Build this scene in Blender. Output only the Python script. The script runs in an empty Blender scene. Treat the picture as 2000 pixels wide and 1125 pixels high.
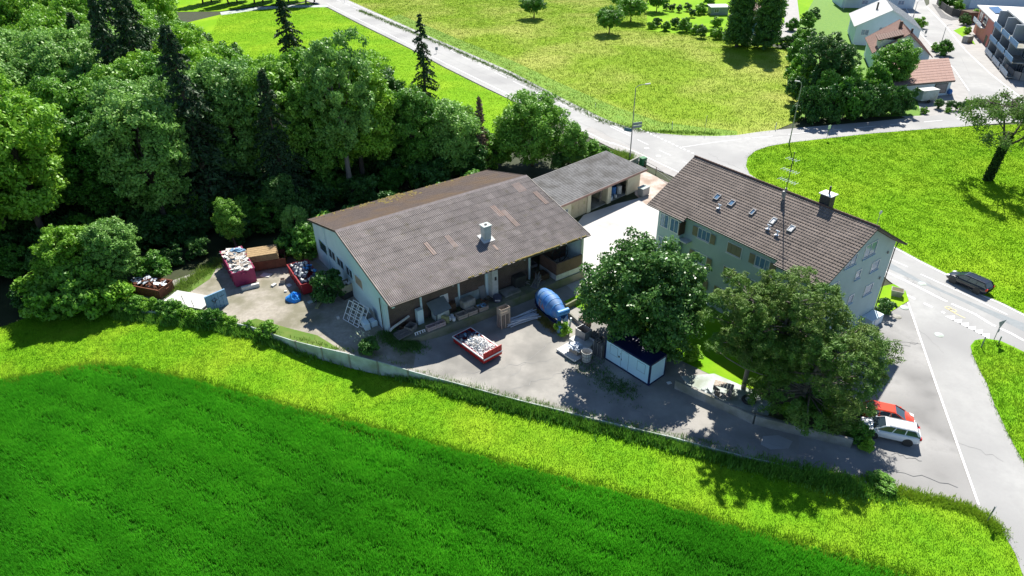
import bpy, bmesh, math, random
import numpy as np
from mathutils import Vector, Matrix, noise as mnoise
S = bpy.context.scene
PI = math.pi; R = math.radians
# ------------------------------------------------------------------ camera
FPX, PITCH, ROLL, CAMH = 1335., .564, .014, 43.07
cam = bpy.data.objects.new('camera', bpy.data.cameras.new('camera')); S.collection.objects.link(cam)
cam.data.sensor_width = 36; cam.data.lens = 36*FPX/2000; cam.data.clip_end = 2000
_R = Vector((1, 0, 0)); _F = Vector((0, math.cos(PITCH), -math.sin(PITCH))); _U = Vector((0, math.sin(PITCH), math.cos(PITCH)))
cR = _R*math.cos(ROLL)-_U*math.sin(ROLL); cU = _R*math.sin(ROLL)+_U*math.cos(ROLL)
M = Matrix((cR, cU, -_F)).transposed().to_4x4(); M.translation = (0, 0, CAMH); cam.matrix_world = M
S.camera = cam
# ------------------------------------------------------------------ light
SUN_AZ, SUN_EL = R(75), R(47)
W = bpy.data.worlds.new('World'); S.world = W; W.use_nodes = True
nt = W.node_tree; sky = nt.nodes.new('ShaderNodeTexSky'); sky.sky_type = 'NISHITA'; sky.sun_disc = False
sky.sun_elevation = SUN_EL; sky.sun_rotation = PI/2-SUN_AZ; sky.altitude = 1500; sky.dust_density = .2; sky.ozone_density = 2.5
nt.links.new(sky.outputs[0], nt.nodes['Background'].inputs[0]); nt.nodes['Background'].inputs[1].default_value = .075
sl = bpy.data.lights.new('sun', 'SUN'); sl.energy = 5; sl.angle = R(.55); sl.color = (1, .95, .87)
so = bpy.data.objects.new('sun', sl); S.collection.objects.link(so)
sd = Vector((math.cos(SUN_AZ)*math.cos(SUN_EL), math.sin(SUN_AZ)*math.cos(SUN_EL), math.sin(SUN_EL)))
so.rotation_euler = sd.to_track_quat('Z', 'Y').to_euler(); so.location = (0, 60, 80)
S.view_settings.view_transform = 'Standard'; S.view_settings.look = 'None'; S.view_settings.exposure = .95; S.view_settings.gamma = 1
S.render.engine = 'CYCLES'
S.cycles.max_bounces = 5; S.cycles.diffuse_bounces = 2; S.cycles.transparent_max_bounces = 4

# ------------------------------------------------------------------ pixel -> place
def ray(px, py):
    return cR*((px-1000)/FPX)+cU*((562.5-py)/FPX)+_F
def at(px, py, z=0.):
    d = ray(px, py); t = (z-CAMH)/d.z; return Vector((d.x*t, d.y*t, z))
def atf(px, py, fn, off=0.):
    z = 0
    for _ in range(12): P = at(px, py, z+off); z = fn(P.x, P.y)
    return Vector((P.x, P.y, z+off))
def ss(t): t = min(1, max(0, t)); return t*t*(3-2*t)
def wy(y): return 1-ss((y-76)/14)
def yardz(x, y): return 1.25*ss((-6.5-x)/8)*wy(y)
def fieldz(x, y): return (-.5*ss((26-x)/9)+1.2*ss((-14-x)/18))*wy(y)
def flat(x, y): return 0.
# ------------------------------------------------------------------ materials
MT = {}
def mat(name, c1, c2=None, c3=None, s1=1.5, s2=.15, rough=.85, bump=0., bs=30., metal=0., transl=0., rnd=0., detail=6, spec=.3):
    if name in MT: return MT[name]
    m = bpy.data.materials.new(name); m.use_nodes = True; t = m.node_tree; N = t.nodes; L = t.links
    b = N['Principled BSDF']; b.inputs['Roughness'].default_value = rough; b.inputs['Metallic'].default_value = metal
    b.inputs['Specular IOR Level'].default_value = spec
    tc = N.new('ShaderNodeTexCoord'); src = None
    c2 = c2 or tuple(v*.8 for v in c1)
    n1 = N.new('ShaderNodeTexNoise'); n1.inputs['Scale'].default_value = s1; n1.inputs['Detail'].default_value = detail; n1.inputs['Roughness'].default_value = .65
    L.new(tc.outputs['Object'], n1.inputs['Vector'])
    r1 = N.new('ShaderNodeMapRange'); r1.inputs[1].default_value = .35; r1.inputs[2].default_value = .65; L.new(n1.outputs['Fac'], r1.inputs[0])
    mx = N.new('ShaderNodeMix'); mx.data_type = 'RGBA'; L.new(r1.outputs[0], mx.inputs[0]); mx.inputs[6].default_value = (*c1, 1); mx.inputs[7].default_value = (*c2, 1)
    out = mx.outputs[2]
    if c3:
        n2 = N.new('ShaderNodeTexNoise'); n2.inputs['Scale'].default_value = s2; n2.inputs['Detail'].default_value = 4; L.new(tc.outputs['Object'], n2.inputs['Vector'])
        r2 = N.new('ShaderNodeMapRange'); r2.inputs[1].default_value = .42; r2.inputs[2].default_value = .66; L.new(n2.outputs['Fac'], r2.inputs[0])
        m2 = N.new('ShaderNodeMix'); m2.data_type = 'RGBA'; L.new(r2.outputs[0], m2.inputs[0]); L.new(out, m2.inputs[6]); m2.inputs[7].default_value = (*c3, 1); out = m2.outputs[2]
    if rnd:
        oi = N.new('ShaderNodeObjectInfo'); hs = N.new('ShaderNodeHueSaturation')
        a = N.new('ShaderNodeMapRange'); L.new(oi.outputs['Random'], a.inputs[0]); a.inputs[3].default_value = .5-rnd*.04; a.inputs[4].default_value = .5+rnd*.05
        v = N.new('ShaderNodeMapRange'); L.new(oi.outputs['Random'], v.inputs[0]); v.inputs[3].default_value = 1+rnd; v.inputs[4].default_value = 1-rnd
        L.new(a.outputs[0], hs.inputs['Hue']); L.new(v.outputs[0], hs.inputs['Value']); L.new(out, hs.inputs['Color']); out = hs.outputs[0]
    L.new(out, b.inputs['Base Color'])
    if bump:
        nb = N.new('ShaderNodeTexNoise'); nb.inputs['Scale'].default_value = bs; nb.inputs['Detail'].default_value = 5; L.new(tc.outputs['Object'], nb.inputs['Vector'])
        bp = N.new('ShaderNodeBump'); bp.inputs['Strength'].default_value = bump; bp.inputs['Distance'].default_value = .05; L.new(nb.outputs['Fac'], bp.inputs['Height']); L.new(bp.outputs[0], b.inputs['Normal'])
    if transl:
        tr = N.new('ShaderNodeBsdfTranslucent'); ms = N.new('ShaderNodeMixShader'); ms.inputs[0].default_value = transl
        hs2 = N.new('ShaderNodeHueSaturation'); hs2.inputs['Hue'].default_value = .495; hs2.inputs['Value'].default_value = 1.4; L.new(out, hs2.inputs['Color']); L.new(hs2.outputs[0], tr.inputs['Color'])
        L.new(b.outputs[0], ms.inputs[1]); L.new(tr.outputs[0], ms.inputs[2]); L.new(ms.outputs[0], N['Material Output'].inputs['Surface'])
    MT[name] = m; return m
def brickmat(name, c1, c2, mortar, w=.25, h=.075, axis='XZ', rough=.9, ms=.012):
    m = bpy.data.materials.new(name); m.use_nodes = True; t = m.node_tree; N = t.nodes; L = t.links; b = N['Principled BSDF']; b.inputs['Roughness'].default_value = rough
    tc = N.new('ShaderNodeTexCoord'); sp = N.new('ShaderNodeSeparateXYZ'); cb = N.new('ShaderNodeCombineXYZ'); L.new(tc.outputs['Object'], sp.inputs[0])
    if axis == 'XZ':
        ad = N.new('ShaderNodeMath'); L.new(sp.outputs[0], ad.inputs[0]); L.new(sp.outputs[1], ad.inputs[1]); L.new(ad.outputs[0], cb.inputs[0]); L.new(sp.outputs[2], cb.inputs[1])
    else:
        L.new(sp.outputs[0], cb.inputs[0]); L.new(sp.outputs[1], cb.inputs[1])
    br = N.new('ShaderNodeTexBrick'); br.inputs['Scale'].default_value = 1; br.inputs['Brick Width'].default_value = w; br.inputs['Row Height'].default_value = h
    br.inputs['Mortar Size'].default_value = ms; br.inputs['Color1'].default_value = (*c1, 1); br.inputs['Color2'].default_value = (*c2, 1); br.inputs['Mortar'].default_value = (*mortar, 1)
    br.offset = .5 if axis == 'XZ' else 0
    L.new(cb.outputs[0], br.inputs['Vector'])
    n = N.new('ShaderNodeTexNoise'); n.inputs['Scale'].default_value = .7; n.inputs['Detail'].default_value = 8; n.inputs['Roughness'].default_value = .7; L.new(tc.outputs['Object'], n.inputs['Vector'])
    mr = N.new('ShaderNodeMapRange'); mr.inputs[1].default_value = .3; mr.inputs[2].default_value = .7; mr.inputs[3].default_value = .7; mr.inputs[4].default_value = 1.25; L.new(n.outputs['Fac'], mr.inputs[0])
    mu = N.new('ShaderNodeVectorMath'); mu.operation = 'SCALE'; L.new(br.outputs['Color'], mu.inputs[0]); L.new(mr.outputs[0], mu.inputs['Scale']); L.new(mu.outputs[0], b.inputs['Base Color'])
    MT[name] = m; return m
G = lambda v: (v, v, v)
mat('asphalt', (.32, .32, .314), (.38, .38, .37), (.28, .28, .277), s1=.8, s2=.1, bump=.15, bs=60, detail=10)
mat('asphalt_dark', (.2, .2, .2), (.25, .25, .25), (.29, .29, .28), s1=1., s2=.3, bump=.2, bs=50)
mat('asphalt_patch', (.22, .245, .255), (.27, .29, .3), s1=1.5, bump=.15, bs=60)
mat('lot', (.26, .257, .25), (.35, .345, .335), (.2, .198, .193), s1=.5, s2=.25, bump=.2, bs=40, detail=10)
mat('yard', (.27, .262, .24), (.35, .335, .305), (.2, .195, .18), s1=.45, s2=.25, bump=.35, bs=35, detail=10)
mat('court', (.46, .45, .43), (.36, .35, .335), (.54, .52, .5), s1=.8, s2=.2, detail=10)
mat('courtdirt', (.42, .34, .28), (.5, .46, .42), (.3, .22, .17), s1=1.2, s2=.5, bump=.2)
mat('gravel', (.3, .275, .235), (.4, .365, .31), (.19, .18, .125), s1=2.5, s2=.35, bump=.6, bs=30, detail=10)
mat('paint', G(.85), G(.7), s1=3)
mat('yellowpaint', (.75, .65, .35), (.6, .52, .3), s1=3)
mat('sidewalk', (.3, .29, .28), (.36, .35, .335), s1=.6, bump=.1)
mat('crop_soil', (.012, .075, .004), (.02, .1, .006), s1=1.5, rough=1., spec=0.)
mat('crop', (.06, .37, .014), (.1, .46, .022), (.048, .3, .014), s1=.6, s2=.1, transl=.35, rough=.7, spec=.1)
mat('lime_grass', (.17, .37, .01), (.12, .3, .01), (.23, .39, .016), s1=1.1, s2=.15, bump=.6, bs=14, detail=9, spec=.05)
mat('lime_blades', (.165, .36, .014), (.11, .29, .012), (.25, .39, .03), s1=.9, s2=.15, transl=.25, rough=.8, spec=.1)
mat('field_green', (.18, .36, .006), (.14, .31, .006), (.23, .39, .012), s1=.9, s2=.08, bump=.2, bs=8, detail=9, spec=.05)
mat('meadow', (.22, .33, .02), (.18, .3, .015), (.34, .38, .08), s1=.35, s2=.045, bump=.2, bs=6, detail=10, spec=.05)
mat('meadow_rim', (.13, .27, .01), (.18, .3, .012), s1=.4, bump=.6, bs=8)
mat('verge', (.08, .2, .01), (.12, .24, .012), s1=1, bump=.5, bs=20)
mat('forest_floor', (.025, .035, .012), (.04, .05, .018), s1=.8, bump=.5, bs=6)
mat('garden_soil', (.16, .12, .085), (.1, .09, .05), (.07, .1, .03), s1=1.4, s2=.5, bump=.5)
mat('leaf', (.1, .26, .028), (.16, .35, .04), s1=.35, transl=.2, rough=.5, rnd=.3)
mat('leaf_lime', (.17, .38, .03), (.23, .43, .035), s1=.4, transl=.22, rough=.5, rnd=.2)
mat('leaf_pale', (.15, .33, .055), (.23, .42, .09), s1=.35, transl=.22, rough=.5, rnd=.15)
mat('leaf_dark', (.045, .14, .025), (.075, .18, .033), s1=.4, transl=.12, rough=.5, rnd=.2)
mat('leaf_maple', (.06, .16, .03), (.11, .24, .05), s1=.5, transl=.18, rough=.35)
mat('leaf_pine', (.085, .2, .028), (.13, .26, .036), (.15, .23, .042), s1=.6, s2=.3, transl=.15, rough=.6)
mat('leaf_spruce', (.03, .075, .025), (.045, .1, .035), s1=.6, transl=.1, rough=.6)
mat('leaf_cherry', (.09, .18, .035), (.13, .22, .05), s1=.6, transl=.25)
mat('ivy', (.02, .055, .01), (.04, .09, .015), s1=.9, transl=.15)
mat('dead', (.2, .13, .08), (.28, .2, .13), s1=1.)
mat('weed', (.12, .24, .03), (.18, .26, .05), s1=1., transl=.3)
mat('drygrass', (.26, .2, .08), (.2, .22, .05), s1=1., transl=.2)
mat('blossom', (.62, .66, .45), (.5, .55, .35), s1=3.)
mat('bark', (.07, .055, .042), (.11, .09, .07), s1=4, bump=.5, bs=12)
mat('bark_pale', (.17, .15, .13), (.22, .2, .17), s1=4, bump=.5, bs=12)
mat('wall_blue', (.68, .82, .86), (.6, .74, .78), s1=.6, rough=.95)
mat('wall_house', (.46, .56, .56), (.41, .5, .5), s1=.5, rough=.95)
mat('wall_cream', (.62, .56, .4), (.52, .47, .34), s1=.7)
mat('white', G(.78), G(.7), s1=2, rough=.5)
mat('white_rough', (.62, .62, .6), (.5, .5, .48), s1=3)
mat('glass', (.03, .05, .07), (.05, .08, .11), s1=.8, rough=.08, spec=.9)
mat('glass_blue', (.1, .2, .32), (.16, .28, .42), s1=.8, rough=.1, spec=.9)
mat('shutter', (.33, .28, .17), (.28, .23, .14), s1=2)
mat('brown_wood', (.13, .08, .05), (.09, .055, .035), s1=3)
mat('wood_pale', (.42, .36, .3), (.34, .28, .23), s1=5)
mat('wood_grey', (.27, .25, .235), (.2, .185, .17), s1=5)
mat('plank_tan', (.38, .27, .14), (.27, .19, .1), s1=4)
mat('concrete', (.36, .355, .33), (.26, .255, .235), (.2, .2, .16), s1=1.6, s2=.6, bump=.3)
mat('concrete_pale', (.5, .56, .55), (.4, .45, .44), (.28, .32, .26), s1=1.5, s2=.6, bump=.2)
mat('moss_concrete', (.2, .2, .14), (.14, .17, .07), (.26, .25, .2), s1=.9, s2=.4, bump=.3)
mat('dark_metal', G(.04), G(.06), rough=.5)
mat('grey_metal', G(.3), G(.24), rough=.5, metal=.3)
mat('steel', (.65, .7, .76), (.55, .6, .66), rough=.5, metal=0)
mat('gutter', (.07, .055, .05), (.12, .1, .085), rough=.5)
mat('garage_roof', (.11, .11, .112), (.18, .18, .182), (.08, .078, .075), s1=2.5, s2=.5, bump=.3)
mat('ridge', (.3, .26, .25), (.22, .19, .18), s1=3)
mat('village_tile', (.32, .2, .165), (.27, .17, .14), s1=1)
mat('village_tile_dark', (.16, .1, .08), (.12, .075, .06), s1=1)
mat('white_roof', (.7, .7, .68), (.6, .6, .58), s1=.5)
mat('wall_white_blue', (.62, .72, .78), (.56, .66, .72), s1=.5)
mat('pink', (.5, .19, .15), (.45, .17, .135), s1=.6)
mat('grey_wall', (.38, .42, .46), (.33, .37, .4), s1=.6)
mat('solar', (.03, .07, .16), (.04, .09, .2), s1=1, rough=.1, spec=.8)
mat('red', (.5, .02, .02), (.4, .018, .018), s1=2, rough=.45)
mat('darkred', (.3, .02, .03), (.22, .02, .025), s1=2, rough=.5)
mat('magenta', (.3, .03, .1), (.22, .025, .08), s1=2, rough=.5)
mat('rust', (.2, .08, .045), (.13, .05, .03), s1=2)
mat('rubble', (.6, .57, .53), (.45, .43, .4), s1=2.5)
mat('rubble_white', G(.8), (.65, .65, .62), s1=3)
mat('bag_dark', (.05, .06, .1), (.1, .11, .16), rough=.35)
mat('bluetarp', (.02, .2, .62), (.03, .28, .75), s1=3, rough=.4)
mat('blueframe', (.01, .015, .06), (.012, .02, .08), rough=.5)
mat('mixer_blue', (.035, .14, .42), (.05, .2, .52), (.12, .22, .38), s1=1.5, s2=.9, rough=.55)
mat('mixer_pale', (.08, .3, .62), (.06, .24, .55), s1=2, rough=.45)
mat('orange', (.55, .18, .1), (.45, .15, .09))
mat('container_panel', (.55, .78, .92), (.5, .73, .87), rough=.6, s1=.6)
mat('container_line', (.25, .36, .45), (.2, .3, .4))
mat('cblue', (.2, .36, .52), (.16, .3, .46), s1=2, rough=.6)
mat('greenpaint', (.12, .26, .15), (.1, .22, .12))
mat('greenbin', (.02, .16, .07), (.02, .13, .06), rough=.5)
mat('olive', (.32, .32, .16), (.27, .27, .13))
mat('pinkwood', (.5, .38, .37), (.42, .32, .31), s1=5)
mat('carblack', (.012, .014, .02), (.012, .014, .02), rough=.18, spec=.8)
mat('carwhite', (.72, .75, .78), (.72, .75, .78), rough=.2, spec=.6)
mat('carred', (.6, .06, .02), (.6, .06, .02), rough=.2, spec=.6)
mat('carglass', (.02, .035, .05), (.03, .045, .06), rough=.06, spec=1.)
mat('tyre', G(.02), G(.03)); mat('rim', G(.5), G(.45), metal=.7, rough=.3)
mat('taillight', (.55, .02, .02), (.5, .02, .02), rough=.2); mat('lamp', G(.85), G(.8), rough=.15)
mat('signblue', (.12, .22, .3), (.1, .2, .28)); mat('signback', (.22, .26, .28), (.18, .22, .24), rough=.5, metal=.3)
mat('dumppanel', (.45, .33, .24), (.38, .28, .2), s1=3)
mat('tan', (.45, .38, .26), (.38, .32, .22), s1=3)
mat('stone_black', (.08, .08, .085), (.2, .2, .2), s1=3, bump=1)
brickmat('brick', (.13, .07, .05), (.09, .05, .038), (.18, .16, .14))
brickmat('brick_brown', (.16, .075, .045), (.12, .055, .035), (.15, .12, .1))
brickmat('house_tile', (.185, .152, .13), (.24, .195, .165), (.09, .07, .06), w=.3, h=.34, axis='XY', ms=.02)
def roofmat():      # corrugated cement sheets: each sheet weathered its own way
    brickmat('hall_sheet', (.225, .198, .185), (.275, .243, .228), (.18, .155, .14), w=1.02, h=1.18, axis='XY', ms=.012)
    t = MT['hall_sheet'].node_tree; N = t.nodes; L = t.links; b = N['Principled BSDF']
    tc = N.new('ShaderNodeTexCoord'); n = N.new('ShaderNodeTexNoise'); n.inputs['Scale'].default_value = .9; n.inputs['Detail'].default_value = 9; n.inputs['Roughness'].default_value = .75
    L.new(tc.outputs['Object'], n.inputs[0]); r = N.new('ShaderNodeMapRange'); r.inputs[1].default_value = .54; r.inputs[2].default_value = .72; r.inputs[4].default_value = .8; L.new(n.outputs[0], r.inputs[0])
    mx = N.new('ShaderNodeMix'); mx.data_type = 'RGBA'; mx.inputs[7].default_value = (.13, .115, .06, 1); L.new(r.outputs[0], mx.inputs[0])
    old = b.inputs['Base Color'].links[0].from_socket; L.new(old, mx.inputs[6])
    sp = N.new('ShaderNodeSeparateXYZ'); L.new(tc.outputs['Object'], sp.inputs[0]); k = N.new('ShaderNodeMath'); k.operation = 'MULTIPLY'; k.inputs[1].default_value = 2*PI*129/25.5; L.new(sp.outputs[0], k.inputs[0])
    sn = N.new('ShaderNodeMath'); sn.operation = 'SINE'; L.new(k.outputs[0], sn.inputs[0]); mr = N.new('ShaderNodeMapRange'); mr.inputs[1].default_value = -1; mr.inputs[3].default_value = .42; mr.inputs[4].default_value = 1.35; L.new(sn.outputs[0], mr.inputs[0])  # corrugation shading painted into the colour: dark valleys, light crests
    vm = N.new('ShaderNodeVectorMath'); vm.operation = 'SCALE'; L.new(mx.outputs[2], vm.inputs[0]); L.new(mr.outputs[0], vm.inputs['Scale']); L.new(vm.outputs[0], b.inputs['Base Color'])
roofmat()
mat('hall_back', (.19, .15, .13), (.15, .12, .105), (.21, .15, .1), s1=1.6, s2=.3)
mat('sheet_new', (.3, .225, .19), (.26, .195, .165), s1=3)
mat('moss', (.16, .13, .035), (.22, .17, .05), s1=3, bump=.5)

# ------------------------------------------------------------------ mesh helpers
class MB:
    def __init__(s): s.v = []; s.f = []
    def add(s, vs, fs, T=None):
        n = len(s.v)
        s.v += [tuple(T @ Vector(v)) if T else tuple(v) for v in vs]; s.f += [tuple(i+n for i in f) for f in fs]; return s
    def box(s, x0, x1, y0, y1, z0, z1, T=None):
        return s.add([(x0,y0,z0),(x1,y0,z0),(x1,y1,z0),(x0,y1,z0),(x0,y0,z1),(x1,y0,z1),(x1,y1,z1),(x0,y1,z1)],
                     [(3,2,1,0),(4,5,6,7),(0,1,5,4),(1,2,6,5),(2,3,7,6),(3,0,4,7)], T)
    def cbox(s, c, sz, rz=0, T=None, rx=0, ry=0):
        m = Matrix.Translation(c) @ Matrix.Rotation(rz, 4, 'Z') @ Matrix.Rotation(ry, 4, 'Y') @ Matrix.Rotation(rx, 4, 'X')
        if T: m = T @ m
        a, b, c2 = sz[0]/2, sz[1]/2, sz[2]/2; return s.box(-a, a, -b, b, -c2, c2, m)
    def prism(s, poly, z0, z1, T=None):
        n = len(poly)
        return s.add([(x, y, z0) for x, y in poly]+[(x, y, z1) for x, y in poly], [tuple(range(n))[::-1], tuple(range(n, 2*n))]+[(i, (i+1) % n, n+(i+1) % n, n+i) for i in range(n)], T)
    def xprism(s, poly, x0, x1, T=None):   # poly in (y,z)
        n = len(poly)
        return s.add([(x0, y, z) for y, z in poly]+[(x1, y, z) for y, z in poly], [tuple(range(n))[::-1], tuple(range(n, 2*n))]+[(i, (i+1) % n, n+(i+1) % n, n+i) for i in range(n)], T)
    def yprism(s, poly, y0, y1, T=None):   # poly in (x,z)
        n = len(poly)
        return s.add([(x, y1, z) for x, z in poly]+[(x, y0, z) for x, z in poly], [tuple(range(n))[::-1], tuple(range(n, 2*n))]+[(i, (i+1) % n, n+(i+1) % n, n+i) for i in range(n)], T)
    def tube(s, pts, r, n=8, r2=None, T=None):
        pts = [Vector(p) for p in pts]; K = len(pts); vs = []; fs = []
        for k, p in enumerate(pts):
            d = (pts[min(k+1, K-1)]-pts[max(k-1, 0)]).normalized(); a = d.orthogonal().normalized()
            if k and (a.dot(pa) < 0): a = -a
            if k: a = (pa-d*pa.dot(d)).normalized()
            pa = a; b = d.cross(a); rr = r if r2 is None else r+(r2-r)*k/(K-1)
            if isinstance(r, (list, tuple)): rr = r[k]
            for i in range(n): t = 2*PI*i/n; vs.append(p+a*(rr*math.cos(t))+b*(rr*math.sin(t)))
        for k in range(K-1):
            for i in range(n): fs.append((k*n+i, k*n+(i+1) % n, (k+1)*n+(i+1) % n, (k+1)*n+i))
        fs += [tuple(range(n))[::-1], tuple(range((K-1)*n, K*n))]
        return s.add(vs, fs, T)
    def lathe(s, prof, n=16, T=None):     # prof of (r,z)
        vs = []; fs = []; K = len(prof)
        for r_, z in prof:
            for i in range(n): t = 2*PI*i/n; vs.append((r_*math.cos(t), r_*math.sin(t), z))
        for k in range(K-1):
            for i in range(n): fs.append((k*n+i, k*n+(i+1) % n, (k+1)*n+(i+1) % n, (k+1)*n+i))
        if prof[0][0] > 0: fs.append(tuple(range(n))[::-1])
        if prof[-1][0] > 0: fs.append(tuple(range((K-1)*n, K*n)))
        return s.add(vs, fs, T)
    def build(s, name, m, parent=None, smooth=False, bevel=0):
        me = bpy.data.meshes.new(name); me.from_pydata(s.v, [], s.f); me.materials.append(MT[m] if isinstance(m, str) else m)
        if smooth: me.polygons.foreach_set('use_smooth', [True]*len(me.polygons))
        o = bpy.data.objects.new(name, me); S.collection.objects.link(o)
        if parent: o.parent = parent
        if bevel:
            bv = o.modifiers.new('bevel', 'BEVEL'); bv.width = bevel; bv.segments = 2; bv.limit_method = 'ANGLE'
        return o
def tag(o, label, cat, group=None, kind=None):
    if label: o['label'] = label
    if cat: o['category'] = cat
    if group: o['group'] = group
    if kind: o['kind'] = kind
    return o
def thing(name, label, cat, loc=(0, 0, 0), rz=0, group=None):
    o = bpy.data.objects.new(name, None); S.collection.objects.link(o); o.empty_display_size = .3
    o.location = loc; o.rotation_euler = (0, 0, rz); return tag(o, label, cat, group)
def copy_tree(o, parent=None):
    c = o.copy(); S.collection.objects.link(c)
    if parent: c.parent = parent
    for ch in list(o.children): copy_tree(ch, c)
    return c
def dup(o, loc, rz=0, sc=1, label=None, group=None):
    c = copy_tree(o); c.location = loc; c.rotation_euler = (0, 0, rz); c.scale = (sc, sc, sc) if not isinstance(sc, tuple) else sc
    if label: c['label'] = label
    if group: c['group'] = group
    return c
def TM(x, y, z, rz=0): return Matrix.Translation((x, y, z)) @ Matrix.Rotation(rz, 4, 'Z')

# ------------------------------------------------------------------ ground sheets
def sheet(name, poly, m, dz=0., fn=None, step=2.5, px=True, kind='structure', **kw):
    P = [(at(*q) if fn is None else atf(*q, fn)) if px else Vector((*q, 0)) for q in poly]
    bm = bmesh.new(); vs = [bm.verts.new((p.x, p.y, 0)) for p in P]; bm.faces.new(vs)
    if fn:
        xs = [p.x for p in P]; ys = [p.y for p in P]
        for a, lo, hi in ((0, min(xs), max(xs)), (1, min(ys), max(ys))):
            k = math.floor(lo/step)+1
            while k*step < hi:
                co = (k*step, 0, 0) if a == 0 else (0, k*step, 0); no = (1, 0, 0) if a == 0 else (0, 1, 0)
                bmesh.ops.bisect_plane(bm, geom=bm.verts[:]+bm.edges[:]+bm.faces[:], plane_co=co, plane_no=no); k += 1
    bmesh.ops.triangulate(bm, faces=bm.faces[:])
    for v in bm.verts: v.co.z = (fn(v.co.x, v.co.y) if fn else 0)+dz
    bmesh.ops.recalc_face_normals(bm, faces=bm.faces[:])
    if sum(f.normal.z for f in bm.faces) < 0: bmesh.ops.reverse_faces(bm, faces=bm.faces[:])
    me = bpy.data.meshes.new(name); bm.to_mesh(me); bm.free(); me.materials.append(MT[m])
    o = bpy.data.objects.new(name, me); S.collection.objects.link(o); o['kind'] = kind; return o
def inpoly(X, Y, poly):
    ins = np.zeros(len(X), bool); n = len(poly)
    for i in range(n):
        x0, y0 = poly[i]; x1, y1 = poly[(i+1) % n]
        c = ((y0 > Y) != (y1 > Y)) & (X < (x1-x0)*(Y-y0)/((y1-y0) or 1e-9)+x0); ins ^= c
    return ins
def npmesh(name, V, k, m, parent=None):   # V (n*k,3), faces of k verts
    n = len(V)//k; me = bpy.data.meshes.new(name)
    me.vertices.add(len(V)); me.vertices.foreach_set('co', np.ascontiguousarray(V, dtype=np.float32).ravel())
    me.loops.add(n*k); me.loops.foreach_set('vertex_index', np.arange(n*k, dtype=np.int32))
    me.polygons.add(n); me.polygons.foreach_set('loop_start', np.arange(0, n*k, k, dtype=np.int32)); 
    me.update(calc_edges=True); me.materials.append(MT[m])
    o = bpy.data.objects.new(name, me); S.collection.objects.link(o)
    if parent: o.parent = parent
    return o

# ================================================================== THE GROUND
def base_fn(x, y): return fieldz(x, y)-.07
xs = list(range(-60, 61, 3)); ys = list(range(6, 97, 3))
bm = bmesh.new(); X = [-700, -300, -120]+xs+[120, 300, 700]; Y = [-120, -40]+ys+[200, 450, 900]
grid = [[bm.verts.new((x, y, base_fn(max(-60, min(60, x)), y) if y < 90 else -.07)) for x in X] for y in Y]
for j in range(len(Y)-1):
    for i in range(len(X)-1): bm.faces.new((grid[j][i], grid[j][i+1], grid[j+1][i+1], grid[j+1][i]))
me = bpy.data.meshes.new('ground'); bm.to_mesh(me); bm.free(); me.materials.append(MT['forest_floor'])
ground = bpy.data.objects.new('ground', me); S.collection.objects.link(ground); ground['kind'] = 'structure'
CROPLINE = [(-260, 800), (0, 746), (100, 730), (180, 713), (260, 722), (400, 752), (500, 780), (650, 816), (850, 872), (1000, 911), (1100, 936), (1200, 964), (1300, 992), (1400, 1020), (1500, 1048), (1600, 1074), (1700, 1104), (1800, 1136), (1960, 1180)]
WALL = [(235, 602), (330, 612), (420, 622), (500, 640), (560, 662), (640, 682), (695, 694), (760, 712), (830, 732), (900, 750), (1000, 778), (1100, 802), (1200, 827), (1300, 850), (1400, 878), (1475, 896), (1590, 920), (1690, 942)]
crop_px = CROPLINE+[(2050, 1400), (-500, 1400)]
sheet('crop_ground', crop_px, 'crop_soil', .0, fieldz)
strip_px = [(-260, 640), (0, 640), (60, 618), (150, 600)]+WALL+[(1737, 959), (1792, 968), (1840, 981), (1891, 986), (1915, 1002), (1952, 1024), (1963, 1048), (1983, 1082), (2000, 1130), (2080, 1300), (1960, 1180)]+CROPLINE[::-1][1:]
sheet('grass_strip', strip_px, 'lime_grass', .004, fieldz)
# yard: everything inside the boundary wall up to the court behind
sheet('yard_ground', WALL+[(1737, 959), (1840, 981), (1915, 1002), (1908, 984), (1831, 760), (1800, 660), (1773, 590), (1736, 612), (1700, 640), (1650, 640), (1500, 600), (1330, 430), (1130, 440), (1060, 440), (740, 470), (600, 500), (470, 500), (400, 525), (345, 545), (300, 560), (240, 575)], 'yard', .0, yardz)
sheet('gravel_track', [(330, 612), (345, 560), (400, 535), (480, 515), (600, 500), (660, 540), (745, 645), (830, 705), (800, 722), (760, 712), (695, 694), (640, 682), (560, 662), (500, 640), (420, 622)], 'gravel', .005, yardz)
sheet('verge_grass', [(470, 632), (500, 622), (560, 640), (620, 655), (665, 683), (640, 682), (560, 662), (500, 641)], 'weed', .01, yardz)
sheet('weedy_ground', [(350, 560), (385, 530), (425, 520), (410, 545), (380, 565), (352, 580)], 'weed', .01, yardz)
# bright concrete court behind, and the parking lot
sheet('court', [(1060, 520), (1140, 420), (1205, 398), (1260, 384), (1330, 372), (1420, 440), (1360, 560), (1150, 600), (1110, 560)], 'court', .012)
sheet('court_dirt', [(1238, 345), (1262, 335), (1335, 372), (1318, 388), (1262, 400), (1240, 380)], 'courtdirt', .016)
sheet('parking_lot', [(1650, 645), (1700, 640), (1720, 618), (1773, 590), (1831, 760), (1910, 985), (1891, 986), (1840, 981), (1737, 959), (1690, 942), (1600, 922), (1560, 900), (1560, 700)], 'lot', .006, yardz)
sheet('lawn', [(1100, 590), (1190, 545), (1420, 560), (1620, 640), (1640, 720), (1600, 760), (1465, 760), (1395, 735), (1320, 700), (1190, 625)], 'lime_grass', .02)
sheet('patio', [(1330, 735), (1395, 730), (1465, 760), (1510, 790), (1500, 812), (1440, 800), (1395, 790), (1350, 765)], 'concrete_pale', .026)
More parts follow.
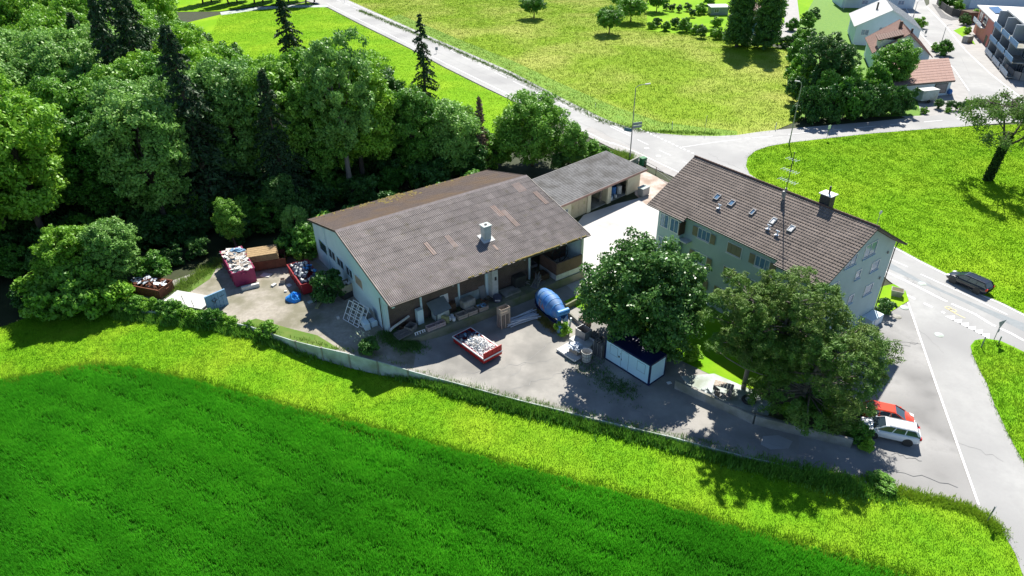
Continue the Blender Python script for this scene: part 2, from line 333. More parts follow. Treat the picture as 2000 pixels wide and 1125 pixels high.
sheet('garden_bed', [(1465, 760), (1600, 745), (1690, 790), (1680, 850), (1660, 858), (1560, 832), (1500, 812), (1510, 790)], 'garden_soil', .022)
sheet('corner_lawn', [(1722, 560), (1745, 555), (1768, 568), (1775, 588), (1735, 612), (1700, 625), (1690, 600)], 'lime_grass', .05)
# roads
EDGE_UP = [(560, -40), (680, 0), (760, 36), (850, 76), (925, 108), (1000, 141), (1100, 193), (1180, 232), (1212, 244), (1250, 254), (1290, 261), (1340, 265), (1400, 266), (1440, 264), (1480, 258), (1515, 254), (1570, 249), (1640, 243), (1700, 238), (1800, 228), (1880, 221)]
ISL = [(1885, 247), (1800, 253), (1700, 261), (1600, 272), (1540, 279), (1500, 286), (1475, 295), (1460, 308), (1457, 325), (1464, 340), (1481, 351), (1560, 388), (1640, 428), (1750, 483), (1800, 510), (1860, 540), (1905, 569), (1960, 593), (2000, 613), (2200, 715)]
LOW = [(2200, 800), (2000, 688), (1973, 675), (1953, 666), (1926, 662), (1904, 665), (1895, 676), (1899, 693), (1915, 727), (1928, 751), (1942, 791), (1963, 836), (1980, 870), (2000, 904), (2080, 1060), (2200, 1300), (2040, 1300), (2000, 1130), (1983, 1082), (1963, 1048), (1952, 1024), (1915, 1002), (1908, 984), (1831, 760), (1773, 590), (1762, 568), (1735, 548), (1715, 530), (1600, 470), (1400, 380), (1330, 352), (1262, 322), (1200, 292), (1130, 258), (1060, 228), (1000, 196), (950, 172), (870, 132), (800, 94), (700, 45), (640, 14), (600, 2), (500, -40)]
sheet('main_road', EDGE_UP+[(1885, 222)]+ISL+LOW, 'asphalt', .03)
sheet('road_patch', [(1731, 523), (1775, 543), (1860, 580), (1940, 618), (2000, 648), (2100, 700), (2100, 690), (2000, 632), (1900, 592), (1800, 549), (1736, 512)], 'asphalt_patch', .035)
sheet('kerb_strip', [(1130, 258), (1154, 248), (1180, 262), (1214, 280), (1242, 293), (1326, 335), (1330, 352), (1262, 322), (1200, 292)], 'sidewalk', .036)
sheet('farm_track', [(430, 24), (500, 14), (570, 10), (640, 10), (640, 14), (560, 15), (500, 20), (432, 30)], 'concrete_pale', .04)
sheet('village_road', [(1757, -12), (1798, 68), (1862, 135), (1890, 178), (1900, 215), (1885, 247), (2060, 232), (2060, 205), (2000, 195), (1935, 145), (1887, 100), (1848, 52), (1809, 12), (1800, -12)], 'asphalt', .034)
sheet('sidewalk', [(1809, 12), (1848, 52), (1887, 100), (1935, 145), (2000, 195), (2000, 160), (1950, 130), (1905, 92), (1870, 52), (1840, 30), (1815, 8)], 'sidewalk', .04)
sheet('garden_path', [(1534, -10), (1532, 45), (1510, 60), (1515, 78), (1550, 80), (1562, 40), (1556, -10)], 'sidewalk', .036)
sheet('village_garden', [(1260, -30), (1265, 60), (1420, 75), (1550, 90), (1560, 60), (1620, 0), (1620, -30)], 'field_green', .012)
sheet('lane_patch', [(1490, 852), (1520, 850), (1548, 862), (1540, 876), (1505, 878), (1485, 868)], 'asphalt', .011, yardz)
sheet('village_ground', [(1762, -20), (1806, 68), (1868, 133), (1896, 178), (1905, 215), (1890, 238), (1790, 240), (1700, 200), (1640, 60), (1620, -20), (1760, -20)], 'sidewalk', .010)
sheet('village_lawn', [(1560, 232), (1556, 60), (1600, -20), (1690, 20), (1700, 100), (1790, 190), (1800, 226)], 'verge', .014)
sheet('village_yard', [(1815, 8), (1840, 30), (1870, 52), (1905, 92), (1950, 130), (2000, 160), (2100, 180), (2200, 0), (2100, -40), (1815, -40)], 'sidewalk', .02)
sheet('village_green', [(1862, 60), (1885, 50), (1905, 88), (1897, 84)], 'lime_grass', .05)
# fields
sheet('bright_field', [(300, 60), (432, 28), (500, 18), (560, 13), (600, 4), (640, 16), (700, 47), (800, 96), (870, 134), (950, 174), (1010, 202), (1060, 232), (980, 262), (820, 245), (650, 200), (500, 140), (400, 90)], 'field_green', .004)
sheet('far_field', [(300, 24), (430, 22), (500, 12), (570, 8), (600, 1), (560, -40), (200, -40)], 'field_green', .004)
sheet('meadow', EDGE_UP[1:16]+[(1560, 235), (1556, 100), (1420, 75), (1265, 60), (1260, -30), (700, -30)], 'meadow', .004)
sheet('meadow_edge', EDGE_UP[2:14]+[(1440, 256), (1380, 250), (1290, 238), (1200, 208), (1100, 165), (1000, 118), (900, 78), (780, 28)], 'meadow_rim', .009)
sheet('green_field', ISL+[(2400, 700), (2300, 230)], 'field_green', .008)
sheet('grass_island', [(1904, 665), (1926, 662), (1953, 666), (1973, 675), (2000, 688), (2200, 800), (2200, 1300), (2080, 1060), (2000, 904), (1980, 870), (1963, 836), (1942, 791), (1928, 751), (1915, 727), (1899, 693), (1895, 676)], 'lime_grass', .06)
# markings: one object per kind of line
def line(mb, pts, w, z, dash=None, gap=None, start=0.):
    P = [at(*p) for p in pts]; seg = []; pos = 0
    for a, b in zip(P, P[1:]):
        L = (b-a).length; d = (b-a)/L; n = Vector((-d.y, d.x, 0))*w/2
        if dash is None: seg.append((a, b, n))
        else:
            t = 0
            while t < L:
                ph = (pos+t-start) % (dash+gap); step = (dash-ph) if ph < dash else (dash+gap-ph)
                e = min(L, t+step)
                if ph < dash and e-t > .05: seg.append((a+d*t, a+d*e, n))
                t = e+1e-4
            pos += L
    for a, b, n in seg: mb.add([(*(a-n).xy, z), (*(b-n).xy, z), (*(b+n).xy, z), (*(a+n).xy, z)], [(0, 1, 2, 3)])
mk = MB()
line(mk, [(x+5, y-1) if False else (x, y+3) for x, y in EDGE_UP[1:9]], .15, .046)
line(mk, [(640, 8), (700, 38), (800, 87), (870, 124), (950, 163), (1060, 218), (1154, 262), (1180, 275), (1214, 286), (1242, 297), (1326, 337)], .18, .046)
line(mk, [(640, -8), (760, 45), (850, 84), (1000, 158), (1176, 240), (1231, 266)], .14, .046, 6, 3)
line(mk, [(925, 118), (1000, 152), (1100, 197), (1231, 262)], .14, .046)
line(mk, [(1245, 273), (1320, 309), (1380, 338)], .14, .046, 3, 3)
line(mk, [(1250, 252), (1358, 302)], .35, .046, .5, .5)
line(mk, [(1332, 288), (1390, 279), (1448, 272)], .14, .046)
line(mk, [(1470, 270), (1600, 257), (1728, 245), (1845, 235), (1890, 231)], .14, .046, 4, 3)
line(mk, [(x, y+3) for x, y in ISL[12:]], .22, .046)
line(mk, [(1690, 483), (1737, 506), (1773, 522)], .16, .046)
line(mk, [(1798, 536), (1880, 573), (1967, 615)], .16, .046)
line(mk, [(1700, 517), (1730, 531), (1771, 550)], .3, .046)
line(mk, [(1771, 550), (1832, 581), (1863, 596), (1902, 613), (1936, 634), (1975, 652), (2000, 666), (2100, 716)], .3, .046, 5, .5)
line(mk, [(1771, 577), (1845, 612)], .3, .046, 1, 1)
line(mk, [(1773, 591), (1831, 760), (1870, 870), (1911, 986)], .17, .046)
for i in range(6):
    c = at(1859.5+i*13.6, 620+i*6.9); d = (at(1927, 655)-at(1859, 620)).normalized(); n = Vector((d.y, -d.x, 0))
    mk.add([(*(c-d*.5+n*.5).xy, .047), (*(c+d*.5+n*.5).xy, .047), (*(c-n*.5).xy, .047)], [(0, 1, 2)])
line(mk, [(1757, -8), (1760, 0), (1798, 66), (1828, 100), (1862, 133), (1893, 178)], .2, .046)
line(mk, [(1809, 12), (1848, 52), (1887, 100), (1935, 145), (2000, 195)], .25, .048)
ts = MB(); gt = random.Random(77)
def wig(a, b, n=10, j=.25, w=.05, z=.0385):
    A_, B_ = at(*a), at(*b); d = (B_-A_); nn = Vector((-d.y, d.x, 0)).normalized(); P_ = [A_+d*(i/n)+nn*gt.uniform(-j, j) for i in range(n+1)]
    for p, q in zip(P_, P_[1:]): u = (q-p).normalized(); m_ = Vector((-u.y, u.x, 0))*w; ts.add([(*(p-m_).xy, z), (*(q-m_).xy, z), (*(q+m_).xy, z), (*(p+m_).xy, z)], [(0, 1, 2, 3)])
for a, b in (((1755, 524), (1990, 640)), ((1770, 540), (1790, 556)), ((1810, 548), (1850, 590)), ((1700, 38), (1050, 200)) if False else ((1000, 175), (1230, 285)), ((1790, 640), (1845, 690)), ((1705, 660), (1800, 672)), ((1720, 690), (1790, 668)), ((1860, 860), (1960, 900)), ((1240, 262), (1420, 270)), ((1380, 300), (1445, 330)), ((1500, 268), (1700, 248)), ((1700, 905), (1870, 950)), ((1740, 885), (1800, 900)), ((1850, 60), (1900, 160)), ((1820, 40), (1870, 90)), ((850, 100), (990, 165)), ((740, 50), (860, 100))): wig(a, b, gt.randrange(8, 18), gt.uniform(.1, .4), gt.uniform(.015, .035))
for a, b in (((850, 740), (1080, 700)), ((1000, 760), (1120, 720)), ((1230, 800), (1400, 860)), ((1080, 665), (990, 740)), ((1420, 850), (1640, 900)), ((1500, 880), (1560, 905))): wig(a, b, 16, .3, .02, .012)
o = ts.build('tar_seams', 'asphalt_dark'); o['kind'] = 'structure'
road_marks = mk.build('road_markings', 'paint'); road_marks['kind'] = 'structure'
mk = MB()
for i in range(7):
    line(mk, [(1845+i*2.6, 600+i*1.4), (1850+i*2.6, 604+i*1.5)], .12, .046)
line(mk, [(1866, 613), (1885, 622)], .12, .046)
for cx, cy in ((1852, 602), (1862, 607)):
    P = at(cx, cy); pts = [(P.x+.35*math.cos(a), P.y+.35*math.sin(a)) for a in np.linspace(0, 2*PI, 13)]
    for a, b in zip(pts, pts[1:]): mk.add([(a[0], a[1], .047), (b[0], b[1], .047), (P.x+(b[0]-P.x)*.7, P.y+(b[1]-P.y)*.7, .047), (P.x+(a[0]-P.x)*.7, P.y+(a[1]-P.y)*.7, .047)], [(0, 1, 2, 3)])
o = mk.build('bicycle_marking', 'yellowpaint'); o['kind'] = 'structure'
for i, (x, y, m_) in enumerate(((1752, 618.5, 'concrete'), (1766, 601, 'concrete_pale'), (1834, 654.5, 'concrete_pale'), (1801, 554.5, 'concrete_pale'), (1263, 290, 'white_rough'), (1286, 305, 'white_rough'), (1195, 280, 'white_rough'), (1460, 271, 'white_rough'))):
    P = at(x, y); mb = MB(); mb.lathe([(.0, .05), (.42, .05), (.45, .048), (.45, .0), (.0, .0)], 20); c = mb.build('manhole_cover', m_); c.location = (P.x, P.y, 0)
    if i == 0: man = []
    tag(c, ['grey manhole cover in the dark asphalt of the parking lot', 'ring shaped manhole cover at the tip of the parking lot line', 'pale round manhole cover in the middle of the branch road', 'pale manhole cover in the patched lane beside the house', 'pale manhole cover between centre dashes at the junction, farther one', 'pale manhole cover between centre dashes at the junction, nearer the house roof', 'pale manhole cover on the pavement beside the bend, near the lamp post', 'pale manhole cover in the side road, left of its dashes'][i], 'manhole cover')

# ------------------------------------------------------------------ grass and crop blades
rng = np.random.default_rng(7)
def vz(fn, X, Y): return np.array([fn(x, y) for x, y in zip(X, Y)])
def blades(name, polypx, fn, n, h, w, k, m, spread=.12, label=None, rows=None, dens=None, lean=.35, cat='grass'):
    P = [atf(*q, fn) for q in polypx]; poly = [(p.x, p.y) for p in P]
    xs = [p[0] for p in poly]; ys = [p[1] for p in poly]
    X = rng.uniform(max(min(xs), -130 if min(ys) > 100 else -60), max(xs), n*4); Y = rng.uniform(max(14, min(ys)), max(ys), n*4)
    if rows:
        dx, dy = math.cos(rows[0]), math.sin(rows[0]); v = -X*dy+Y*dx; u = X*dx+Y*dy; v = np.round(v/rows[1])*rows[1]+rng.normal(0, rows[1]*.12, len(v)); X = u*dx-v*dy; Y = u*dy+v*dx
    # keep what the frame can show, with a margin
    cy = Y*math.cos(PITCH)+CAMH*math.sin(PITCH); sx = FPX*X/cy; sy = FPX*(Y*math.sin(PITCH)-CAMH*math.cos(PITCH))/cy
    ok = inpoly(X, Y, poly) & (abs(sx) < 1130) & (sy > -680)
    if dens is not None: ok &= rng.random(len(X)) < dens(X, Y)
    X = X[ok][:n]; Y = Y[ok][:n]; n = len(X); Z = vz(fn, X, Y)
    hh = h*rng.uniform(.6, 1.25, (n, 1)); c = np.stack([X, Y, Z], 1)[:, None]
    a = rng.uniform(0, 2*PI, (n, k)); off = rng.normal(0, spread, (n, k, 2)); l = rng.uniform(.1, lean, (n, k))*hh; ht = hh*rng.uniform(.7, 1.1, (n, k))
    b = c+np.concatenate([off, np.zeros((n, k, 1))], 2); t = b+np.stack([np.cos(a)*l, np.sin(a)*l, ht], 2); s = np.stack([-np.sin(a)*w/2, np.cos(a)*w/2, 0*a], 2)
    V = np.stack([b-s, b+s, t], 2).reshape(-1, 3)
    o = npmesh(name, V, 3, m); tag(o, label, cat, kind='stuff'); return o
pn = lambda X, Y, s: np.array([mnoise.noise((x*s, y*s, 0)) for x, y in zip(X, Y)])
rowang = -.46
def cropdens(X, Y):
    v = -X*math.sin(rowang)+Y*math.cos(rowang)+.5*pn(X, Y, .12); d = .6+.42*np.sin(v*2*PI/2.3)+.3*np.sin(v*2*PI/5.1+1)+.7*pn(X, Y, .8)
    return np.clip(d, .2, 1)
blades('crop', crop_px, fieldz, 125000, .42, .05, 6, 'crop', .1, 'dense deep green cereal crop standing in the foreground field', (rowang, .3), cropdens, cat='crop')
blades('strip_grass', strip_px, fieldz, 60000, .12, .045, 4, 'lime_blades', .16, 'bright lime green grass strip between the crop and the yard wall')
blades('field_tufts', ISL+[(2400, 700), (2300, 230)], flat, 60000, .13, .07, 4, 'field_green', .3, 'lush bright grass tufts in the green field beyond the road', dens=lambda X, Y: np.clip(.75+.5*pn(X, Y, .6), 0, 1))
blades('meadow_grass', EDGE_UP[1:16]+[(1560, 235), (1556, 100), (1420, 75), (1265, 60), (1260, -30), (700, -30)], flat, 70000, .24, .08, 4, 'meadow', .4, 'tall yellow green meadow grass across the main road')
blades('bright_tufts', [(400, 90), (432, 28), (500, 18), (560, 13), (640, 16), (800, 96), (950, 174), (1060, 232), (980, 262), (820, 245), (650, 200), (500, 140)], flat, 34000, .14, .12, 3, 'lime_blades', .4, 'bright tufted grass in the field between the wood and the main road')
blades('island_grass', [(1904, 668), (1926, 664), (1953, 668), (2000, 690), (2200, 800), (2080, 1060), (2000, 910), (1963, 840), (1942, 795), (1928, 755), (1915, 730), (1899, 695)], lambda x, y: .06, 7000, .16, .05, 4, 'lime_blades', .12, 'short bright grass on the verge between the branch road and main road')
# rough margins: taller weeds along the wall foot and the yard edges
def margin(name, pts, fn, n, width, h, m, label, w=.06, k=5, cat='weeds'):
    P = [atf(*q, fn) for q in pts]; V = []
    L = [0]
    for a, b in zip(P, P[1:]): L.append(L[-1]+(b-a).length)
    X = []; 
    for t in rng.uniform(0, L[-1], n):
        i = max(j for j in range(len(L)-1) if L[j] <= t); q = P[i].lerp(P[i+1], (t-L[i])/(L[i+1]-L[i])); X.append((q.x+rng.normal(0, width), q.y+rng.normal(0, width)))
    X = np.array(X); z = vz(fn, X[:, 0], X[:, 1]); c = np.column_stack([X, z])[:, None]
    a = rng.uniform(0, 2*PI, (n, k)); hh = h*rng.uniform(.3, 1.2, (n, 1)); off = np.concatenate([rng.normal(0, .15, (n, k, 2)), np.zeros((n, k, 1))], 2)
    l = rng.uniform(.1, .6, (n, k))*hh; b = c+off; t = b+np.stack([np.cos(a)*l, np.sin(a)*l, hh*rng.uniform(.6, 1.1, (n, k))], 2); s = np.stack([-np.sin(a)*w/2, np.cos(a)*w/2, 0*a], 2)
    o = npmesh(name, np.stack([b-s, b+s, t], 2).reshape(-1, 3), 3, m); tag(o, label, cat, kind='stuff'); return o
margin('weeds', [(x, y+14) for x, y in WALL], fieldz, 9000, .4, .75, 'leaf', 'tangled green weeds along the field side of the boundary wall', w=.1)
margin('weeds', [(870, 760), (980, 788), (1080, 812)], fieldz, 1300, .4, .7, 'leaf', 'tall dark weeds against the middle of the boundary wall', w=.12)
margin('weeds', [(1480, 905), (1590, 935), (1700, 958), (1745, 965)], fieldz, 1500, .6, .4, 'leaf', 'weeds in the pine shade at the low end of the boundary wall', w=.08)
margin('crop_edge', CROPLINE[1:], fieldz, 5200, .45, .38, 'lime_blades', 'lighter thin crop mixed with grass along the crop edge', cat='crop')
margin('weeds', [(540, 668), (640, 690), (690, 704)], fieldz, 1200, .3, .9, 'leaf_dark', 'dark weeds against the left concrete wall panels', w=.1)
margin('weeds', [(470, 632), (560, 655), (640, 676), (700, 690), (830, 728), (1000, 773), (1200, 820), (1400, 868), (1600, 918)], yardz, 350, .12, .3, 'weed', 'pale weeds growing over the yard side of the boundary wall')
margin('weeds', [(1690, 942), (1737, 957), (1840, 980), (1915, 1003), (1960, 1045)], flat, 1500, .3, .35, 'lime_blades', 'grassy fringe along the bottom edge of the parking lot')
margin('weeds', [(750, 655), (790, 680), (815, 680), (800, 665), (760, 650)], yardz, 900, .5, .45, 'leaf_dark', 'dark nettles on the slope below the left corner of the workshop')
margin('weeds', [(1045, 610), (1065, 630), (1085, 648)], yardz, 420, .2, .45, 'drygrass', 'dry yellow weeds beside the blue concrete mixer')
margin('weeds', [(345, 590), (352, 560), (400, 530), (440, 505)], yardz, 900, .6, .5, 'weed', 'yellow green weeds at the back edge of the left yard')
margin('weeds', [(1195, 300), (1215, 305), (1228, 312)], flat, 900, .8, .7, 'weed', 'rough grass beside the foot of the tall lamp post')
margin('weeds', [(700, 20), (860, 86), (1000, 148), (1180, 238), (1250, 256), (1400, 262)], flat, 3500, .5, .5, 'meadow_rim', 'tall green verge grass along the upper edge of the main road')
margin('weeds', [(1130, 700), (1180, 740), (1230, 768), (1180, 745)], yardz, 500, .7, .25, 'leaf_dark', 'weeds growing in front of the site container')

# ================================================================== TREES
def leaves(P, size, rngt, up=.4, asp=.62, outward=None, ow=.8):
    n = len(P); N = rngt.normal(0, 1, (n, 3))
    if outward is not None: N = N*.75+outward*ow
    N[:, 2] += up; N /= np.linalg.norm(N, axis=1)[:, None]
    A = np.cross(N, rngt.normal(0, 1, (n, 3))); A /= np.linalg.norm(A, axis=1)[:, None]+1e-9; B = np.cross(N, A)
    s = size*rngt.uniform(.65, 1.35, (n, 1)); A = A*s; B = B*s*asp
    return np.stack([P-A, P-B*.9, P+A, P+B*.9], 1).reshape(-1, 3)
def lobes_of(rngt, H, Rr, base, n, top=1., squash=.8):
    c = (H+base)/2; hz = (H-base)/2; out = []
    for i in range(n):
        t = (i+.5)/n; z = 1-2*t; a = i*2.39996+rngt.uniform(-.4, .4); q = math.sqrt(max(0, 1-z*z)); f = rngt.uniform(.55, .78)
        out.append((math.cos(a)*q*Rr*f, math.sin(a)*q*Rr*f, c+z*hz*f*1.05+rngt.uniform(-.3, .3), Rr*rngt.uniform(.2, .4)))
    return out
def crown_pts(rngt, lobes, nleaf, sub=16, tight=.25, squash=.85):
    L = np.array(lobes); vol = L[:, 3]**2; cnt = (nleaf*vol/vol.sum()).astype(int); P = []; O = []
    for (x, y, z, r), c in zip(L, cnt):
        d = rngt.normal(0, 1, (sub, 3)); d[:, 2] = d[:, 2]*.9+.25; d /= np.linalg.norm(d, axis=1)[:, None]; rs = r*rngt.uniform(.75, 1.1, (sub, 1)); sc = np.array([x, y, z])+d*rs*np.array([1, 1, squash])
        k = rngt.integers(0, sub, c); e = rngt.normal(0, 1, (c, 3)); e /= np.linalg.norm(e, axis=1)[:, None]; rad = r*tight*rngt.uniform(.5, 1.25, (c, 1))*1.3
        P.append(sc[k]+e*rad*np.array([1, 1, .75])); O.append(e*.6+d[k]*.6)
    return np.concatenate(P), np.concatenate(O)
def trunk_mb(rngt, H, r, lobes, base, nl=9):
    mb = MB(); lean = rngt.normal(0, .02*H, 2); top = Vector((lean[0], lean[1], base+(H-base)*.55))
    pts = [Vector((0, 0, -.3)), Vector((0, 0, .15)), top*.35+Vector(rngt.normal(0, .08, 3)), top*.7+Vector(rngt.normal(0, .1, 3)), top]
    mb.tube(pts, [r*1.5, r*1.1, r*.85, r*.6, r*.3], 9)
    for l in lobes[:nl]:
        z = min(l[2]-.3, base+(H-base)*.5)*rngt.uniform(.5, .9); t = max(.15, z/top.z); s = Vector((top.x*t, top.y*t, top.z*t)); e = Vector(l[:3]); m = s.lerp(e, .5)+Vector((0, 0, .08*H*rngt.uniform(-.2, .8)))
        mb.tube([s, m, e], [r*.42, r*.26, r*.08], 6)
    return mb
def make_tree(name, label, cat, seed, H, Rr, base, nl, nleaf, leaf, m, bark='bark', tight=.25, squash=.85, asp=.62, group=None, lobes=None, up=.4, sub=16, r=None):
    g = np.random.default_rng(seed); L = lobes or lobes_of(g, H, Rr, base, nl); root = thing(name, label, cat, group=group)
    P, O = crown_pts(g, L, nleaf, sub, tight, squash)
    npmesh('crown', leaves(P, leaf, g, up, asp, O), 4, m, root)
    trunk_mb(g, H, r or .018*H+.05, L, base).build('trunk', bark, root, smooth=True); return root
def make_spruce(name, label, cat, seed, H, Rr, m='leaf_spruce', dens=1., gap=0., levels=34, droop=.35, base=.1, group=None, spray=14):
    g = np.random.default_rng(seed); root = thing(name, label, cat, group=group); mb = MB(); mb.tube([(0, 0, -.3), (0, 0, H*.5), (0, 0, H)], [H*.016, H*.01, .02], 8); P = []; O = []
    for i in range(levels):
        t = base+(1-base)*(i/levels)**.95; z = H*t; r0 = Rr*(1-t)**.75*g.uniform(.75, 1.1)+.15
        for b in range(int(5+2*(1-t))):
            if g.random() < gap: continue
            a = g.uniform(0, 2*PI); rr = r0*g.uniform(.7, 1.1); d = Vector((math.cos(a), math.sin(a), 0)); n = max(4, int(spray*dens*(.4+rr/Rr)))
            e = d*rr+Vector((0, 0, z-droop*rr)); mid = d*rr*.5+Vector((0, 0, z-droop*rr*.35)); mb.tube([(0, 0, z), mid, e], [.05, .03, .012], 4)
            for k in range(n):
                u = g.uniform(.18, 1.03); q = d*rr*u; w = (1-u)*rr*.22+.12; side = g.normal(0, w*.8); P.append((q.x-d.y*side, q.y+d.x*side, z-droop*rr*u*u-abs(side)*.35-g.uniform(0, .22))); O.append((d.x*.4, d.y*.4, .5))
    P = np.array(P); npmesh('crown', leaves(P, .3, g, .3, .42, np.array(O), .5), 4, m, root); mb.build('trunk', 'bark' if m != 'dead' else 'bark_pale', root); return root

# ================================================================== WORKSHOP HALL
HX, HY, HR = -19.04, 65.93, .599
hall = thing('workshop_hall', 'low workshop hall with a wide corrugated brown roof and pale blue gable beside the yard', 'building', (HX, HY, 0), HR)
HL, RZ, FE, BE = 25.5, 8.98, 6.0, 6.54; FY, BY = -12.53, 9.5; SL = (RZ-FE)/12.53; SB = (RZ-BE)/9.5
TH = Matrix.Translation((HX, HY, 0)) @ Matrix.Rotation(HR, 4, 'Z'); THi = TH.inverted()
def hl(x, y, z=0): return TH @ Vector((x, y, z))
def corr(x0, x1, y0, y1, z0, z1, pitch, amp, rows, n=6, step=.02):
    nx = int((x1-x0)/pitch)*n; vs = []; fs = []
    for j in range(rows):
        for e in (0, 1):
            t = (j+e)/rows; y = y0+(y1-y0)*t; z = z0+(z1-z0)*t+(step if e == 0 else 0) if False else z0+(z1-z0)*t+step*(1-e)
            for i in range(nx+1): x = x0+(x1-x0)*i/nx; vs.append((x, y, z+amp*math.sin(2*PI*i/n)))
        o = j*2*(nx+1)
        for i in range(nx): fs.append((o+i, o+i+1, o+nx+1+i+1, o+nx+1+i))
    return vs, fs
mb = MB(); v, f = corr(0, HL, FY, 0, FE, RZ, .197, .035, 11); mb.add(v, f); mb.xprism([(FY, FE-.03), (0, RZ-.05), (0, RZ-.16), (FY, FE-.14)], .02, HL-.02)
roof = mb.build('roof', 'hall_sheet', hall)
mb = MB(); v, f = corr(0, HL, 0, BY, RZ, BE, .197, .035, 8); mb.add(v, f); mb.xprism([(0, RZ-.05), (BY, BE-.05), (BY, BE-.16), (0, RZ-.16)], .02, HL-.02)
roofb = mb.build('roof', 'hall_back', hall); roofb['label'] = 'rear roof slope, brown and mossy'
mb = MB(); mb.xprism([(-.28, RZ-.06), (0, RZ+.12), (.28, RZ-.06), (0, RZ+.06)], -.02, HL+.02); mb.build('ridge_cap', 'ridge', roof)
g = random.Random(3)
for (x0, x1, ya, yb) in ((7.5, 8.05, -5.8, -7.95), (10.15, 10.75, -5.75, -7.85), (17.7, 18.4, -3.4, -5.5), (18.4, 19.1, -4.6, -7.8), (14.15, 14.5, -9.3, -10.2), (24.1, 24.8, -3.2, -5.8), (22.6, 23.8, -.8, -2.6)):
    vs, fs = corr(x0, x1, yb, ya, RZ+SL*yb, RZ+SL*ya, .197, .035, 1, step=0); mb = MB(); mb.add([(a, b, c+.035) for a, b, c in vs], fs); mb.build('replacement_sheet', 'sheet_new', roof)
mb = MB()
for i in range(130):
    x = g.gauss(10.5, 1.6) if i < 80 else g.uniform(1, 24); y = min(9.4, g.gauss(8.3, .9) if i < 80 else g.uniform(8.2, 9.4)); mb.cbox((x, y, RZ-SB*y+.03), (g.uniform(.08, .5), g.uniform(.08, .35), .06), g.uniform(0, 3), rx=-math.atan(SB))
mb.build('moss_patch', 'moss', roofb)['kind'] = 'stuff'
mb = MB()
for i in range(90): x = g.choice([g.gauss(17, 1.2), g.gauss(20, 2), g.uniform(9, 25)]); x = min(25.3, max(.2, x)); mb.cbox((x, FY-.03, FE+.02), (g.uniform(.15, .5), .16, g.uniform(.04, .16)), g.uniform(-.3, .3))
mb.build('gutter_moss', 'moss', hall)['kind'] = 'stuff'
# walls
GZ = 1.0
mb = MB(); mb.xprism([(-9.8, GZ-.5), (9.0, GZ-.5), (9.0, RZ-SB*9.0-.2), (0, RZ-.2), (-12.3, RZ-SL*12.3-.2), (-12.3, 5.45), (-9.8, 4.85)], .35, .6); mb.build('gable_wall', 'wall_blue', hall)
mb = MB(); mb.xprism([(-11.6, -.3), (9.0, -.3), (9.0, RZ-SB*9.0-.2), (0, RZ-.2), (-11.6, RZ-SL*11.6-.2)], HL-.6, HL-.35); mb.build('gable_wall', 'wall_blue', hall)
mb = MB(); mb.box(.6, HL-.6, 8.75, 9.0, -.3, RZ-SB*9.0-.25); mb.build('rear_wall', 'wall_blue', hall)
mb = MB(); mb.box(.6, 18.9, -9.8, -9.55, .9, RZ-SL*9.8-.2); mb.box(18.9, 19.1, -9.8, -5, .9, RZ-SL*9.8-.2); mb.box(18.9, HL-.6, -5.2, -5, .9, RZ-SL*5-.3); mb.build('brick_wall', 'brick', hall)
mb = MB(); mb.box(.5, HL-.6, -9.7, 8.7, -.3, 1.05); mb.prism([(.2, -9.8), (.2, -9.9), (1.2, -12.0), (2.8, -12.55), (13.1, -12.55), (13.6, -12.3), (HL-.2, -12.2), (HL-.2, -9.7)], -.3, 1.05); mb.build('loading_deck', 'moss_concrete', hall)
for x, w in ((.62, .35), (4.6, .18), (9.25, .18), (18.75, .2)):
    mb = MB(); mb.box(x-w/2, x+w/2, -10.0, -9.82, 1.05, RZ-SL*9.9-.2); mb.build('post', 'wall_blue', hall)
mb = MB(); mb.box(HL-.62, HL-.32, -11.9, -11.62, -.3, RZ-SL*11.8-.2); mb.build('post', 'white_rough', hall)
mb = MB(); mb.box(12.7, 14.2, -9.99, -9.82, 1.05, 6.3); mb.build('post', 'wall_blue', hall)
mb = MB(); mb.box(13.0, 13.75, -10.9, -10.0, 1.05, 5.9); c = mb.build('switch_cabinet', 'white_rough', hall); mb = MB(); mb.box(13.3, 13.55, -10.92, -10.9, 3.3, 3.75); mb.build('vent', 'dark_metal', c)
for x, w in ((7.3, .16), (11.8, .16), (16.4, .16), (21, .16)):
    mb = MB(); mb.xprism([(-9.8, 5.5), (-12.3, 5.5), (-12.3, 5.75), (-9.8, 6.3)], x-w/2, x+w/2); mb.build('bracket', 'white_rough', hall)
mb = MB(); mb.box(-.02, HL+.02, FY-.16, FY-.02, FE-.14, FE-.02); mb.build('gutter', 'gutter', hall)
mb = MB()
for s, y0, z0, y1, z1 in ((0, FY, FE, 0, RZ), (0, BY, BE, 0, RZ)):
    for x in (-.04, HL+.0):
        mb = MB(); mb.add([(x, y0, z0+.06), (x+.05, y0, z0+.06), (x+.05, y0, z0-.2), (x, y0, z0-.2), (x, y1, z1+.06), (x+.05, y1, z1+.06), (x+.05, y1, z1-.2), (x, y1, z1-.2)], [(0, 1, 2, 3), (7, 6, 5, 4), (0, 4, 5, 1), (1, 5, 6, 2), (2, 6, 7, 3), (3, 7, 4, 0)]); mb.build('verge_board', 'gutter', hall)
mb = MB(); mb.tube([(.2, -9.55, .8), (.2, -9.55, 5.3)], .06, 8); mb.build('downpipe', 'gutter', hall)
mb = MB(); mb.tube([(.22, 4.8, 1.), (.22, 4.8, 7.3)], .05, 8); mb.build('downpipe', 'wall_blue', hall)
